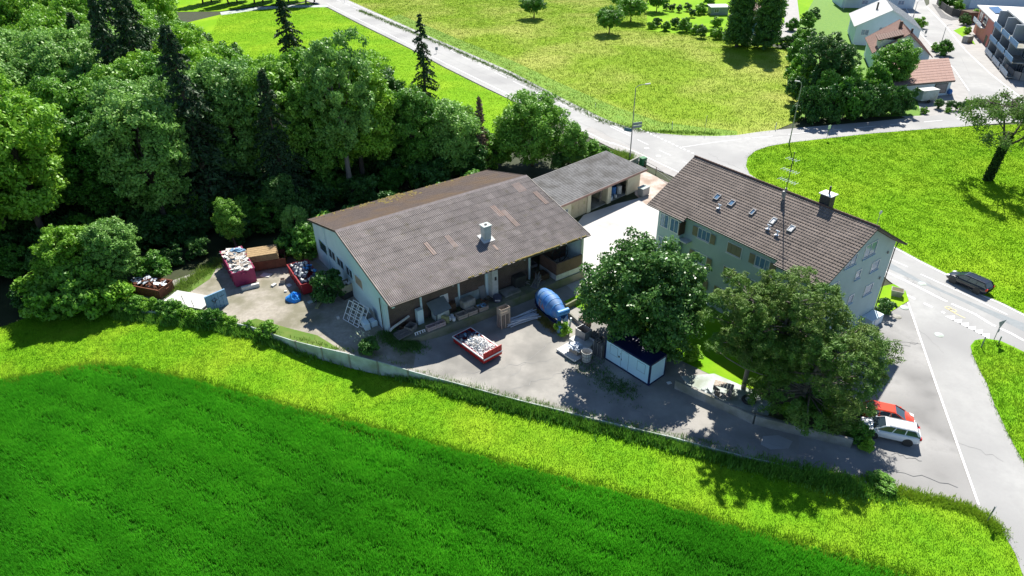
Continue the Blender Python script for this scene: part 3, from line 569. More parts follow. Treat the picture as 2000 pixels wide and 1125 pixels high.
def window(parent, T, w, h, frame='white', glass='glass', bars=1, hb=0, rec=.1, fw=.07, label=None):   # T: x right, z up, y = into the wall; frame stands 3 mm proud
    mb = MB(); mb.box(0, w, -.03, rec, 0, fw, T); mb.box(0, w, -.03, rec, h-fw, h, T); mb.box(0, fw, -.03, rec, fw, h-fw, T); mb.box(w-fw, w, -.03, rec, fw, h-fw, T)
    for i in range(bars): x = w*(i+1)/(bars+1); mb.box(x-.03, x+.03, -.015, rec, fw, h-fw, T)
    for i in range(hb): z = h*(i+1)/(hb+1); mb.box(fw, w-fw, -.01, rec-.01, z-.02, z+.02, T)
    o = mb.build('window', frame, parent); gl = MB(); gl.box(fw, w-fw, .02, .03, fw, h-fw, T); gl.build('pane', glass, o)
    if label: o['label'] = label
    return o
def wall_frame_x(x, y, z): return Matrix.Translation((x, y, z)) @ Matrix.Rotation(-PI/2, 4, 'Z')     # seen from -x side: right = -y
for i, (ya, yb, za, zb, gm, lb) in enumerate(((-2.95, -4.95, 3.75, 5.0, 'dumppanel', 'boarded window opening with a tan board'), (-.5, -2.35, 3.7, 4.95, 'glass', None), (2.1, .1, 3.7, 4.95, 'glass', None), (4.6, 2.5, 3.65, 4.95, 'glass', None), (7.6, 5.1, 3.3, 4.75, 'glass', None))):
    window(hall, wall_frame_x(.32, ya, za), ya-yb, zb-za, 'wall_blue' if i else 'white', gm, 1 if 0 < i < 4 else 0, label=lb)
# chimney
mb = MB(); cy = -8.0; cx = 14.2; bz = RZ+SL*cy
mb.box(cx-.43, cx+.43, cy-.4, cy+.4, bz-.5, bz+1.6); ch = mb.build('chimney', 'concrete_pale', hall)
mb = MB(); mb.box(cx-.54, cx+.54, cy-.5, cy+.5, bz+1.6, bz+1.7); cp = mb.build('chimney_cap', 'concrete_pale', ch); mb = MB(); mb.lathe([(0, bz+1.8), (.16, bz+1.8), (.16, bz+1.7)], 12, Matrix.Translation((cx, cy, 0))); mb.build('flue', 'dark_metal', ch)
mb = MB(); mb.xprism([(cy-.75, RZ+SL*(cy-.75)+.05), (cy+.75, RZ+SL*(cy+.75)+.05), (cy+.75, RZ+SL*(cy+.75)+.08), (cy-.75, RZ+SL*(cy-.75)+.08)], cx-.75, cx+.75); mb.build('flashing', 'white_rough', ch)
# porch end: brick parapet on a white base, white wall panel, arched frame
mb = MB(); mb.box(21.1, 24.9, -12.05, -11.85, 1.75, 3.3); mb.box(21.1, 21.3, -11.85, -8.8, 1.75, 3.3); mb.box(21.3, 24.9, -9.0, -8.8, 1.75, 3.3); mb.build('parapet', 'brick_brown', hall)
mb = MB(); mb.box(21.08, 24.88, -12.07, -8.78, 1.05, 1.75); mb.build('parapet_base', 'white_rough', hall)
tw = thing('wheel_frame', 'black arched wheel frame standing inside the brick parapet under the hall eave', 'frame', hl(23.2, -10, 1.8), HR)
mb = MB(); mb.tube([(1.2*math.cos(a), 0, 1.3+1.2*math.sin(a)) for a in np.linspace(0, 2*PI, 25)], .06, 6); mb.build('rim', 'dark_metal', tw)
mb = MB(); [mb.tube([(0, 0, 1.3), (1.2*math.cos(a), 0, 1.3+1.2*math.sin(a))], .035, 5) for a in np.linspace(0, 2*PI, 9)[:-1]]; mb.tube([(0, 0, 1.3), (0, 0, -.03)], .07, 6); mb.build('spokes', 'dark_metal', tw)

# ================================================================== GARAGE ROW
A = at(1097, 404, 3.2); B = at(1265, 328, 3.5); ga = math.atan2(B.y-A.y, B.x-A.x); gd = Vector((math.cos(ga), math.sin(ga), 0)); A = A-gd*1.2; GLn = (B-A).xy.length
garage = thing('garage_row', 'long low garage row with a grey mono-pitch roof, one tan door and two open bays', 'garage', (A.x, A.y, 0), ga)
TG = Matrix.Translation((A.x, A.y, 0)) @ Matrix.Rotation(ga, 4, 'Z')
D = 8.2; z0g, z1g = 3.35, 3.95
mb = MB(); mb.xprism([(0, z0g-.22), (D, z1g-.22), (D, z1g), (0, z0g)], 0, GLn)
n = int(D/.33)
for j in range(n):
    y = j*D/n; z = z0g+(z1g-z0g)*y/D; mb.xprism([(y, z+.002), (y, z+.045), (y+D/n, z+(z1g-z0g)/n+.004)], .02, GLn-.02)
mb.build('roof', 'garage_roof', garage); mb = MB(); mb.box(-.02, GLn+.02, -.06, -.01, z0g-.26, z0g+.03); mb.build('fascia', 'village_tile', garage)
BAYS = [(3.9, 7.3, 'door'), (8.0, 11.6, 'open'), (12.4, 16.1, 'open')]; wy0 = .75
mb = MB(); xs_ = [0.3, 3.9]; 
for a, b in ((.3, 3.9), (7.3, 8.0), (11.6, 12.4), (16.1, GLn-.6)): mb.box(a, b, wy0, wy0+.3, -.2, 2.62)
mb.box(.3, GLn-.6, wy0, wy0+.3, 2.62, z0g-.18); mb.build('front_wall', 'wall_cream', garage)
mb = MB(); mb.box(.3, GLn-.6, D-.9, D-.6, -.2, z1g-.3); mb.box(.3, .6, wy0+.3, D-.9, -.2, z0g-.1); mb.box(GLn-.9, GLn-.6, wy0+.3, D-.9, -.2, z0g-.1); mb.box(11.85, 12.1, wy0+.3, D-.9, -.2, z0g-.1); mb.box(7.5, 7.75, wy0+.3, D-.9, -.2, z0g-.1); mb.build('wall', 'wall_cream', garage)
mb = MB(); mb.box(.6, GLn-.9, wy0+.2, D-.9, -.2, .03); mb.build('floor_slab', 'concrete', garage)
mb = MB(); mb.box(3.95, 5.58, wy0+.12, wy0+.18, 0, 2.6); mb.box(5.62, 7.25, wy0+.12, wy0+.18, 0, 2.6); dr = mb.build('door', 'tan', garage); MT['tan']
[MB().box(x, x+.16, wy0+.1, wy0+.12, 1.5, 2.0).build('door_window', 'olive', dr) for x in (4.3, 6.6)]
window(garage, Matrix.Translation((2.6, wy0-.03, 1.1)), .65, .9, 'white_rough', 'glass', 0)
# what stands in the open bays
def gl_(x, y, z=0): return TG @ Vector((x, y, z))
def barrel(name, label, cat, loc, r, h, m, group=None):
    mb = MB(); mb.lathe([(0, 0), (r*.92, 0), (r, .05*h), (r, .33*h), (r*1.03, .35*h), (r, .37*h), (r, .66*h), (r*1.03, .68*h), (r, .7*h), (r, .96*h), (r*.94, h), (r*.9, h-.03), (0, h-.03)], 18)
    o = mb.build(name, m, smooth=False); o.location = loc; return tag(o, label, cat, group)
barrel('barrel', 'dark blue barrel in the right open garage bay', 'barrel', gl_(14.6, 2.3, .03), .5, 1.3, 'mixer_blue')
barrel('barrel', 'white barrel leaning place beside the dark blue barrel in the garage bay', 'barrel', gl_(15.6, 1.9, .03), .38, 1.25, 'white_rough')
o = barrel('bucket', 'white bucket at the left front of the right open garage bay', 'bucket', gl_(12.9, 1.2, .03), .26, .5, 'white'); 
barrel('bucket', 'pale bucket between the barrels at the front of the garage bay', 'bucket', gl_(14.1, 1.3, .03), .22, .42, 'white_rough')
barrel('bucket', 'small blue bucket on the floor of the right open garage bay', 'bucket', gl_(13.5, 1.5, .03), .2, .4, 'cblue')
for i in range(2):
    mb = MB(); mb.cbox((0, 0, 1.25), (.2, .06, 2.5)); o = mb.build('plank', 'wood_pale' if i else 'wood_grey'); o.location = gl_(11.2+i*.25, 1.9, .05); o.rotation_euler = (0, .16, ga); tag(o, ['grey plank leaning in the middle garage bay', 'pale plank leaning in the middle garage bay'][i], 'plank')
P = at(1262, 383); cb = thing('utility_box', 'grey metal utility box outside the right end of the garages', 'box', (P.x-.4, P.y+.3, 0), ga)
mb = MB(); mb.box(-.8, .8, -.5, .5, .12, 1.3); mb.build('body', 'grey_metal', cb, bevel=.03); mb = MB(); mb.box(-.85, .85, -.55, .55, 1.3, 1.38); mb.build('lid', 'concrete_pale', cb); mb = MB(); [mb.box(x-.06, x+.06, -.4, .4, 0, .12) for x in (-.6, .6)]; mb.build('feet', 'dark_metal', cb)

# ================================================================== APARTMENT HOUSE
house = thing('apartment_house', 'tall pale green apartment house with a dark tiled gable roof and shutters', 'building', (21.444, 75.146, 0), -.958)
TA = Matrix.Translation((21.444, 75.146, 0)) @ Matrix.Rotation(-.958, 4, 'Z')
def al(x, y, z=0): return TA @ Vector((x, y, z))
AL, AR, AE = 22.53, 13.31, 9.28; SA = (AR-AE)/7.05
def tiles(x0, x1, y0, z0, y1, z1, rows, tw=.3, lip=.05, amp=.022):
    vs = []; fs = []; nx = int((x1-x0)/tw)*4
    for j in range(rows):
        ya = y0+(y1-y0)*j/rows; za = z0+(z1-z0)*j/rows; yb = y0+(y1-y0)*(j+1)/rows; zb = z0+(z1-z0)*(j+1)/rows; o = len(vs)
        for (y, z, l) in ((ya, za, -.01), (ya, za, lip), (yb, zb, 0.)):
            for i in range(nx+1): vs.append((x0+(x1-x0)*i/nx, y, z+l+amp*math.sin(2*PI*i/4+.6)))
        for k in (0, 1):
            for i in range(nx): fs.append((o+k*(nx+1)+i, o+k*(nx+1)+i+1, o+(k+1)*(nx+1)+i+1, o+(k+1)*(nx+1)+i))
    return vs, fs
mb = MB(); f_ = lambda y: AR+SA*y
mb.add(*tiles(0, AL, -6.5, f_(-6.5), 0, AR, 22)); mb.add(*tiles(0, 5.45, -7.06, f_(-7.06), -6.5, f_(-6.5), 2)); mb.add(*tiles(17.1, AL, -7.06, f_(-7.06), -6.5, f_(-6.5), 2))
for a, b, y in ((.03, 5.42, -7.03), (5.42, 17.13, -6.47), (17.13, AL-.03, -7.03)): mb.xprism([(y, f_(y)-.03), (0, AR-.03), (0, AR-.2), (y, f_(y)-.2)], a, b)
aroof = mb.build('roof', 'house_tile', house)
mb = MB(); mb.add(*[(lambda v, f: ([(a, -b, c) for a, b, c in v], [q[::-1] for q in f]))(*tiles(0, AL, -7.03, f_(-7.03), 0, AR, 24))][0]); mb.xprism([(0, AR-.03), (7.0, f_(-7.)-.03), (7.0, f_(-7.)-.2), (0, AR-.2)], .03, AL-.03); mb.build('roof', 'house_tile', house)
mb = MB()
for i in range(56): x = i*AL/56; mb.tube([(x, 0, AR+.04), (x+AL/56+.02, 0, AR+.07)], .11, 8)
mb.build('ridge_cap', 'village_tile_dark', aroof)
mb = MB(); mb.box(-.02, 5.5, -7.2, -7.08, f_(-7.06)-.14, f_(-7.06)-.02); mb.box(5.5, 17.05, -6.64, -6.52, f_(-6.5)-.14, f_(-6.5)-.02); mb.box(17.05, AL+.02, -7.2, -7.08, f_(-7.06)-.14, f_(-7.06)-.02); mb.box(-.02, AL+.02, 7.06, 7.18, f_(-7.03)-.14, f_(-7.03)-.02); mb.build('gutter', 'gutter', house)
gy = [(-6.05, -.3), (6.6, -.3), (6.6, f_(-6.6)-.25), (0, AR-.25), (-6.05, f_(-6.05)-.25)]
mb = MB(); mb.xprism(gy, AL-1.2, AL-.9); mb.build('gable_wall', 'wall_house', house); mb = MB(); mb.xprism(gy, .9, 1.2); mb.build('gable_wall', 'wall_house', house)
mb = MB(); mb.box(1.2, AL-1.2, -6.05, -5.8, -.3, f_(-6.05)-.25); mb.box(1.2, AL-1.2, 6.35, 6.6, -.3, f_(-6.6)-.25); mb.build('long_wall', 'wall_house', house)
mb = MB(); mb.box(1.6, 4.8, -6.7, -6.06, -.3, f_(-6.7)-.22); mb.build('bay', 'wall_house', house)
mb = MB(); mb.add([(AL-.88, -6.1, f_(-6.1)-.1), (AL-.02, -6.9, f_(-6.9)-.22)], []); 
def wf_y(x, y, z): return Matrix.Translation((x, y, z))
def wf_xp(x, y, z): return Matrix.Translation((x, y, z)) @ Matrix.Rotation(PI/2, 4, 'Z')
for (y, w, z, h, b) in ((.5, 2.15, 9.25, 1.6, 1), (-2.6, 1.9, 9.25, 1.25, 1), (2.85, 1.5, 6.9, 1.2, 0), (.05, .95, 7.05, 1.05, 0), (-4.4, 1.5, 6.9, 1.2, 1), (3.0, 1.5, 4.0, 1.2, 0), (.05, .95, 4.1, 1.05, 0), (-4.4, 1.5, 4.0, 1.2, 1)):
    wn = window(house, wf_xp(AL-.87, y, z), w, h, 'white', 'glass_blue', b, fw=.09)
    mb = MB(); mb.box(-.06, w+.06, -.09, -.031, -.1, .0, wf_xp(AL-.87, y, z)); mb.build('sill', 'cblue', wn)
for (x, w, z, sh) in ((6.75, 1.75, 7.5, 'open'), (10.75, 1.9, 7.5, 'closed'), (14.3, 1.75, 7.5, 'open'), (6.75, 1.75, 4.6, 'open'), (10.75, 1.9, 4.6, 'closed'), (14.3, 1.75, 4.6, 'open'), (6.75, 1.75, 1.8, 'open'), (10.75, 1.9, 1.8, 'open')):
    wn = window(house, wf_y(x, -6.08, z), w, 1.25, 'white', 'glass_blue', 2 if w > 1.8 else 2, fw=.08)
    for k in (range(3) if sh == 'closed' else (-1, 1)):
        mb = MB()
        if sh == 'closed': a = x+.09+k*(w-.18)/3; b = a+(w-.18)/3-.03; y = -6.115
        else: a = (x-.68 if k < 0 else x+w+.03); b = a+.65; y = -6.13
        mb.box(a, b, y-.03, y, z+.08, z+1.17); 
        for s in range(8): mb.box(a+.06, b-.06, y-.045, y-.031, z+.16+s*.12, z+.21+s*.12)
        mb.build('shutter', 'shutter', wn)
    mb = MB(); mb.box(x-.05, x+w+.05, -6.2, -6.111, z-.1, z-.003); mb.build('sill', 'white', wn)
for x in (1.8, 3.3):
    for z in (7.1, 4.2, 1.3): window(house, wf_y(x, -6.73, z), 1.3, 1.7, 'white', 'glass_blue', 1, fw=.1)
mb = MB(); mb.box(4.85, 4.95, -7.0, -6.06, 7.2, 8.7); mb.build('balcony_screen', 'brown_wood', house)
mb = MB(); mb.box(4.96, 6.1, -7.0, -6.06, 6.6, 6.75); mb.build('balcony', 'white_rough', house)
mb = MB(); mb.box(AL-.86, AL+.35, 4.2, 6.4, -.3, 1.05); pc = mb.build('cellar_porch', 'wall_white_blue', house); mb = MB(); mb.box(AL+.36, AL+.4, 4.7, 5.7, 0, .95); mb.build('door', 'white', pc)
mb = MB(); mb.tube([(AL-.8, 7.0, f_(-7)-.1), (AL-.84, 6.75, f_(-7)-.8), (AL-.84, 6.7, 0)], .06, 8); mb.build('downpipe', 'gutter', house)
mb = MB(); mb.box(AL-.84, AL-.74, 5.3, 5.5, 8.35, 8.6); mb.box(AL-.84, AL-.74, 5.3, 5.5, 5.3, 5.55); mb.build('vent_box', 'grey_metal', house)
mb = MB(); mb.box(AL-.89, AL-.8, .25, .8, 11.9, 12.15); mb.build('gable_vent', 'grey_metal', house)
# roof furniture
mb = MB(); mb.box(16.0, 17.1, .2, 1.1, 12.3, 14.35); hc = mb.build('chimney', 'dark_metal', house); mb = MB(); mb.box(15.85, 17.25, .05, 1.25, 14.35, 14.43); mb.build('chimney_cap', 'white', hc); mb = MB(); mb.tube([(16.6, .65, 14.4), (16.6, .65, 15.2)], .1, 8); mb.build('flue', 'dark_metal', hc)
sa = math.atan(SA)
for i, (x, w, wh) in enumerate(((6.2, .62, 0), (8.15, .62, 0), (10.95, .45, 0), (13.45, .5, 1), (15.55, .55, 1))):
    T = Matrix.Translation((x, -3.7, f_(-3.7)+.05)) @ Matrix.Rotation(sa, 4, 'X'); mb = MB(); l = .8
    mb.box(0, w, 0, .09, 0, .12, T); mb.box(0, w, l-.09, l, 0, .12, T); mb.box(0, .09, .09, l-.09, 0, .12, T); mb.box(w-.09, w, .09, l-.09, 0, .12, T); s_ = mb.build('skylight', 'white_rough' if wh else 'grey_metal', aroof)
    mb = MB(); mb.box(.09, w-.09, .09, l-.09, .03, .06, T); mb.build('pane', 'white' if wh else 'glass_blue', s_)
for x, y in ((7.7, -4.3), (15.1, -4.4), (13.9, -4.2)):
    mb = MB(); z = f_(y); mb.tube([(x, y, z), (x, y, z+.4)], .07, 8); mb.tube([(x-.22, y, z+.4), (x+.22, y, z+.4)], .07, 8); mb.box(x-.2, x+.2, y-.3, y+.1, z+.0, z+.04, Matrix.Identity(4)); mb.build('vent_pipe', 'steel', aroof)
mx, my = 12.85, -.9; mb = MB(); zb = f_(my); mb.tube([(mx, my, zb-.2), (mx+.1, my-.05, zb+5.2)], .045, 6); ms_ = mb.build('antenna_mast', 'dark_metal', aroof)
mb = MB(); mb.tube([(mx, my, zb), (mx, my, zb+1.3)], .11, 8); mb.box(mx-.28, mx-.05, my-.12, my+.12, zb+.2, zb+.9); mb.build('mast_foot', 'grey_metal', ms_)
for z, w, n_ in ((2.1, 1.9, 7), (3.2, 1.7, 6), (4.4, 1.1, 4)):
    mb = MB(); mb.tube([(mx-w/2, my, zb+z), (mx+w/2, my, zb+z)], .022, 5)
    for k in range(n_): x = mx-w/2+w*k/(n_-1); mb.tube([(x, my-.42, zb+z), (x, my+.42, zb+z)], .014, 4)
    mb.build('aerial', 'steel', ms_)

# ================================================================== WALLS, FENCES
def wall_panels(name, label, pts, top, bottom, thick, plen, m, pm, fn):
    root = thing(name, label, 'wall'); P = [atf(*q, fn, top) for q in pts]; g = random.Random(5)
    L = [0]
    for a, b in zip(P, P[1:]): L.append(L[-1]+(b-a).xy.length)
    n = max(1, int(L[-1]/plen)); Q = []
    for k in range(n+1):
        t = L[-1]*k/n; i = min(len(P)-2, max(j for j in range(len(L)-1) if L[j] <= t+1e-6)); Q.append(P[i].lerp(P[i+1], (t-L[i])/(L[i+1]-L[i])))
    for k, (a, b) in enumerate(zip(Q, Q[1:])):
        d = (b-a); d.z = 0; ang = math.atan2(d.y, d.x); l = d.length; mb = MB(); z0 = min(bottom(a.x, a.y), bottom(b.x, b.y)); j = g.uniform(-.03, .03)
        u = d.normalized(); nn = Vector((-u.y, u.x, 0))*thick/2; vs = []
        for p, e in ((a, .06), (b, -.06)):
            q = p+u*e
            for s, z in ((-1, z0), (1, z0), (1, p.z+j), (-1, p.z+j)): vs.append(((q+nn*s).x, (q+nn*s).y, z))
        mb.add(vs, [(0, 1, 2, 3), (7, 6, 5, 4), (0, 4, 5, 1), (1, 5, 6, 2), (2, 6, 7, 3), (3, 7, 4, 0)]); mb.build('panel', m, root)
    if pm:
        for p in Q: mb = MB(); mb.cbox((p.x, p.y, (p.z+.06+bottom(p.x, p.y))/2), (.16, thick+.14, p.z+.06-bottom(p.x, p.y)), math.atan2(*(Q[-1]-Q[0]).yx)); mb.build('post', pm, root)
    return root
wall_panels('boundary_wall', 'long low concrete panel wall with dark posts between the yard and the field', WALL, .12, lambda x, y: fieldz(x, y)-.15, .09, 3.1, 'concrete_pale', 'concrete', yardz)
wall_panels('garden_wall', 'dark retaining wall between the sunken lane and the garden', [(1319, 742), (1395, 790), (1480, 813), (1570, 836), (1668, 858)], .95, lambda x, y: -.2, .25, 6, 'concrete', None, yardz)
wall_panels('lawn_wall', 'low concrete wall running past the mixer along the small lawn', [(1100, 600), (1150, 640), (1172, 662)], .5, lambda x, y: -.1, .2, 6, 'concrete', None, flat)
wall_panels('ramp_wall', 'short concrete wall beside the deck behind the concrete mixer', [(1104, 596), (1150, 571)], .7, lambda x, y: -.1, .2, 6, 'moss_concrete', None, flat)
wall_panels('stub_wall', 'dark stub wall beside the green bin at the roadside', [(1212, 324), (1247, 306)], .9, lambda x, y: -.1, .3, 8, 'concrete', None, flat)

# ================================================================== SITE CONTAINER
P1 = at(1180, 700); P2 = at(1266.5, 754); ca = math.atan2(P2.y-P1.y, P2.x-P1.x)
cont = thing('site_container', 'white and dark blue site office container under the round garden tree', 'container', (P1.x, P1.y, 0), ca)
CL, CW, CH = (P2-P1).length, 2.42, 2.55
mb = MB(); mb.box(.16, CL-.16, .03, .06, .16, CH-.2); mb.box(.16, CL-.16, CW-.06, CW-.03, .16, CH-.2); mb.box(.03, .06, .16, CW-.16, .16, CH-.2); mb.box(CL-.06, CL-.03, .16, CW-.16, .16, CH-.2); mb.build('side_panel', 'container_panel', cont)
mb = MB()
for x in (0, CL-.16):
    for y in (0, CW-.16): mb.box(x, x+.16, y, y+.16, 0, CH)
for z0, z1 in ((.0, .16), (CH-.2, CH)):
    for y in (0.005, CW-.155): mb.box(.16, CL-.16, y, y+.15, z0, z1)
    for x in (0.005, CL-.155): mb.box(x, x+.15, .16, CW-.16, z0, z1)
mb.build('frame', 'blueframe', cont)
mb = MB(); mb.box(.15, CL-.15, .155, CW-.155, CH-.12, CH-.05); mb.build('roof', 'blueframe', cont)
for x, w, z, h, nm in ((.65, 1.0, 1.05, 1.1, 'window'), (2.1, .95, .2, 2.05, 'door'), (4.1, 1.0, 1.05, 1.1, 'window')):
    mb = MB(); t = .035; mb.box(x, x+w, .012, .029, z, z+t); mb.box(x, x+w, .012, .029, z+h-t, z+h); mb.box(x, x+t, .012, .029, z+t, z+h-t); mb.box(x+w-t, x+w, .012, .029, z+t, z+h-t); o = mb.build(nm, 'container_line', cont)
    mb = MB(); mb.box(x+t, x+w-t, .018, .029, z+t, z+h-t); mb.build('leaf' if nm == 'door' else 'roller_shutter', 'container_panel', o)
mb = MB(); mb.box(2.17, 2.2, -.03, .011, 1.05, 1.25); mb.build('handle', 'dark_metal', cont); mb = MB(); mb.box(1.78, 1.92, -.02, .029, 1.2, 1.38); mb.build('socket', 'dark_metal', cont); mb = MB(); mb.box(1.95, 2.05, -.0, .029, 1.7, 1.74); mb.build('badge', 'dark_metal', cont)

# ================================================================== SKIPS
def skip(name, label, px, ang, L, Wd, H, m, z=None, stripe=None, flare=.0, fn=yardz, ribs=6, endflaps=False):
    P = atf(*px, fn); root = thing(name, label, 'skip', (P.x, P.y, P.z), ang)
    bl, bw = L/2-flare*1.6, Wd/2-flare*.7; tl, tw = L/2, Wd/2; b0 = .18; t = .06
    def shell(s): return [(-bl+s, -bw+s, b0+s), (bl-s, -bw+s, b0+s), (bl-s, bw-s, b0+s), (-bl+s, bw-s, b0+s), (-tl+s, -tw+s, H), (tl-s, -tw+s, H), (tl-s, tw-s, H), (-tl+s, tw-s, H)]
    mb = MB(); sf = [(0, 1, 5, 4), (1, 2, 6, 5), (2, 3, 7, 6), (3, 0, 4, 7)]
    mb.add(shell(0)+shell(t), [(3, 2, 1, 0)]+sf+[(8, 9, 10, 11)]+[tuple(8+i for i in q[::-1]) for q in sf]+[(4, 5, 13, 12), (5, 6, 14, 13), (6, 7, 15, 14), (7, 4, 12, 15)]); mb.build('body', m, root)
    for s in (-1, 1):
        for i in range(ribs):
            x = -bl+2*bl*(i+.5)/ribs; MB().add([(x-.05, s*(bw+.0), b0), (x+.05, s*(bw+.0), b0), (x+.05, s*(bw+.07), b0), (x-.05, s*(bw+.07), b0), (x-.05, s*tw, H-.12), (x+.05, s*tw, H-.12), (x+.05, s*(tw+.07), H-.12), (x-.05, s*(tw+.07), H-.12)], [(0, 1, 5, 4), (2, 3, 7, 6), (1, 2, 6, 5), (3, 0, 4, 7)]).build('rib', m, root)
    for s in (-1, 1): MB().box(-tl-.02, tl+.02, s*tw+(0 if s > 0 else -.09), s*tw+(.09 if s > 0 else 0), H-.13, H+.02).build('rim', stripe or m, root)
    mb = MB(); [mb.box(x-.0, x+.14, -bw*.55, -bw*.55+.12, 0, b0) for x in (-bl+.2, bl-.4)]; [mb.box(x, x+.14, bw*.55-.12, bw*.55, 0, b0) for x in (-bl+.2, bl-.4)]; mb.build('skids', 'dark_metal', root)
    mb = MB(); mb.tube([(tl+.02, -.25, H-.35), (tl+.2, -.22, H-.3), (tl+.2, .22, H-.3), (tl+.02, .25, H-.35)], .04, 6); mb.build('hook_bar', m, root)
    if endflaps: mb = MB(); mb.box(tl+.0, tl+.06, -tw-.04, tw+.04, b0+.05, H+.6); [mb.box(tl+.06, tl+.1, y-.04, y+.04, b0+.1, H+.5) for y in (-tw*.5, 0, tw*.5)]; mb.build('tailboard', m, root); 
    return root
def chunks(name, label, cat, root_obj, L, Wd, z, n, m, smin, smax, seed, heap=.35, flat_=False, kind='stuff', x0=0, y0=0):
    g = random.Random(seed); mb = MB()
    for i in range(n):
        x, y = g.uniform(-L/2, L/2), g.uniform(-Wd/2, Wd/2); s = g.uniform(smin, smax); h = z+heap*(1-(2*x/L)**2)*(1-(2*y/Wd)**2)*g.uniform(.5, 1)
        if flat_: mb.cbox((x+x0, y+y0, h), (s*g.uniform(.6, 1.6), s*g.uniform(.3, .9), .04), g.uniform(0, 3), rx=g.uniform(-.4, .4), ry=g.uniform(-.4, .4))
        else:
            T = Matrix.Translation((x+x0, y+y0, h)) @ Matrix.Rotation(g.uniform(0, 6), 4, Vector((g.random(), g.random(), g.random()+.1)).normalized()); vs = [tuple(c*s*.5*g.uniform(.6, 1.1) for c in v) for v in ((1, 0, 0), (-1, 0, 0), (0, 1, 0), (0, -1, 0), (0, 0, 1), (0, 0, -1), (.6, .6, .4), (-.6, -.6, -.4))]
            mb.add(vs, [(0, 2, 4), (2, 1, 4), (1, 3, 4), (3, 0, 4), (2, 0, 5), (1, 2, 5), (3, 1, 5), (0, 3, 5), (0, 6, 2), (6, 4, 2), (1, 7, 3)], T)
    o = mb.build(name, m); o.matrix_world = root_obj.matrix_world if False else Matrix.Translation(root_obj.location) @ Matrix.Rotation(root_obj.rotation_euler.z, 4, 'Z'); return tag(o, label, cat, kind=kind)
Pa = atf(890, 655, yardz); Pb = atf(952, 700, yardz); sa_ = math.atan2(Pb.y-Pa.y, Pb.x-Pa.x)
s1 = skip('rubble_skip', 'red skip with a white stripe and raised tailboard in the middle of the yard', (932, 682), sa_, 5.0, 2.3, .85, 'red', stripe='white', endflaps=True)
mb = MB(); 
mb.box(2.6, 2.64, -1.22, 1.22, .62, .78); mb.box(-2.6, -2.52, -1.22, 1.22, .7, .86); mb.build('stripe', 'white', s1)
mb = MB(); mb.box(-1.2, 2.4, -1.08, 1.08, .25, .74); mb.build('packed_fill', 'rubble', s1)
chunks('rubble', 'pale broken rubble heaped in the red skip', 'rubble', s1, 3.4, 2.0, .74, 520, 'rubble_white', .1, .48, 1, .6, x0=.6)
chunks('rubble', 'grey lumps and stones mixed into the red skip rubble', 'rubble', s1, 4.0, 2.0, .76, 150, 'rubble', .1, .35, 2, .55, x0=.2)
chunks('rubbish_bags', 'dark sacks at the far end of the red skip', 'rubbish', s1, 1.5, 1.8, .75, 34, 'bag_dark', .35, .6, 3, .2, x0=-1.7)
chunks('plastic_scraps', 'pale blue plastic scraps on the dark sacks in the red skip', 'rubbish', s1, 1.3, 1.4, 1.0, 9, 'cblue', .2, .45, 4, .15, x0=-1.2, y0=.3)
s2 = skip('timber_skip', 'magenta skip overflowing with pale boards at the back of the gravel yard', (470, 535), atf(478, 560, yardz).y and math.atan2(*(atf(480, 562, yardz)-atf(452, 512, yardz)).yx), 6.2, 2.4, 2.0, 'magenta')
chunks('board_scraps', 'pale boards and plasterboard pieces piled in the magenta skip', 'waste', s2, 5.6, 2.0, 1.95, 190, 'white_rough', .25, 1.0, 5, .35, True)
chunks('board_scraps', 'tan timber offcuts mixed in the magenta skip', 'waste', s2, 5.4, 2.0, 1.98, 90, 'wood_pale', .2, .8, 6, .4, True)
chunks('foil_scraps', 'light blue foil sheets at the far corner of the magenta skip', 'waste', s2, 1.6, 1.2, 2.2, 14, 'cblue', .4, .9, 7, .15, True, x0=-1.7, y0=.5)
s3 = skip('plank_skip', 'rusty red skip carrying stacked planks behind the magenta skip', (515, 520), s2.rotation_euler.z+PI/2-.25, 5.4, 2.3, 1.3, 'rust')
for k in range(5):
    mb = MB()
    for j in range(5): mb.cbox((-.2+.1*k, -.95+j*.47, 1.4+k*.17), (4.4-.25*k, .42, .12))
    o = mb.build('plank_layer', 'plank_tan'); o.location = s3.location; o.rotation_euler = (0, 0, s3.rotation_euler.z); tag(o, ['lowest', 'second', 'middle', 'fourth', 'topmost'][k]+' layer of tan planks stacked on the rusty skip', 'planks', 'plank layers on the rusty skip')
s4 = skip('bag_skip', 'dark red skip filled with sacks next to the round bush', (598, 552), s2.rotation_euler.z, 5.4, 2.3, 1.5, 'darkred')
chunks('rubbish_bags', 'shiny dark sacks piled in the dark red skip', 'rubbish', s4, 4.6, 1.9, 1.45, 90, 'bag_dark', .35, .75, 8, .4)
chunks('rubbish_bags', 'white crumpled sacks on top of the dark red skip', 'rubbish', s4, 4.4, 1.8, 1.6, 40, 'rubble_white', .2, .55, 9, .45)
chunks('foil_scraps', 'blue plastic sheets in the dark red skip beside the bush', 'waste', s4, 3, 1.2, 1.75, 10, 'mixer_pale', .3, .7, 10, .3, x0=0, y0=.5)
s5 = skip('scrap_skip', 'rusty brown skip of scrap metal at the left end of the yard', (297, 570), -.32, 4.6, 2.2, 1.3, 'rust')
chunks('scrap_metal', 'dark and rusty scrap heaped in the brown skip at the far left', 'scrap', s5, 3.8, 1.8, 1.2, 60, 'rust', .3, .8, 11, .4)
chunks('scrap_metal', 'pale metal pieces on the scrap heap at the far left', 'scrap', s5, 3.6, 1.6, 1.35, 26, 'steel', .2, .9, 12, .4, True)
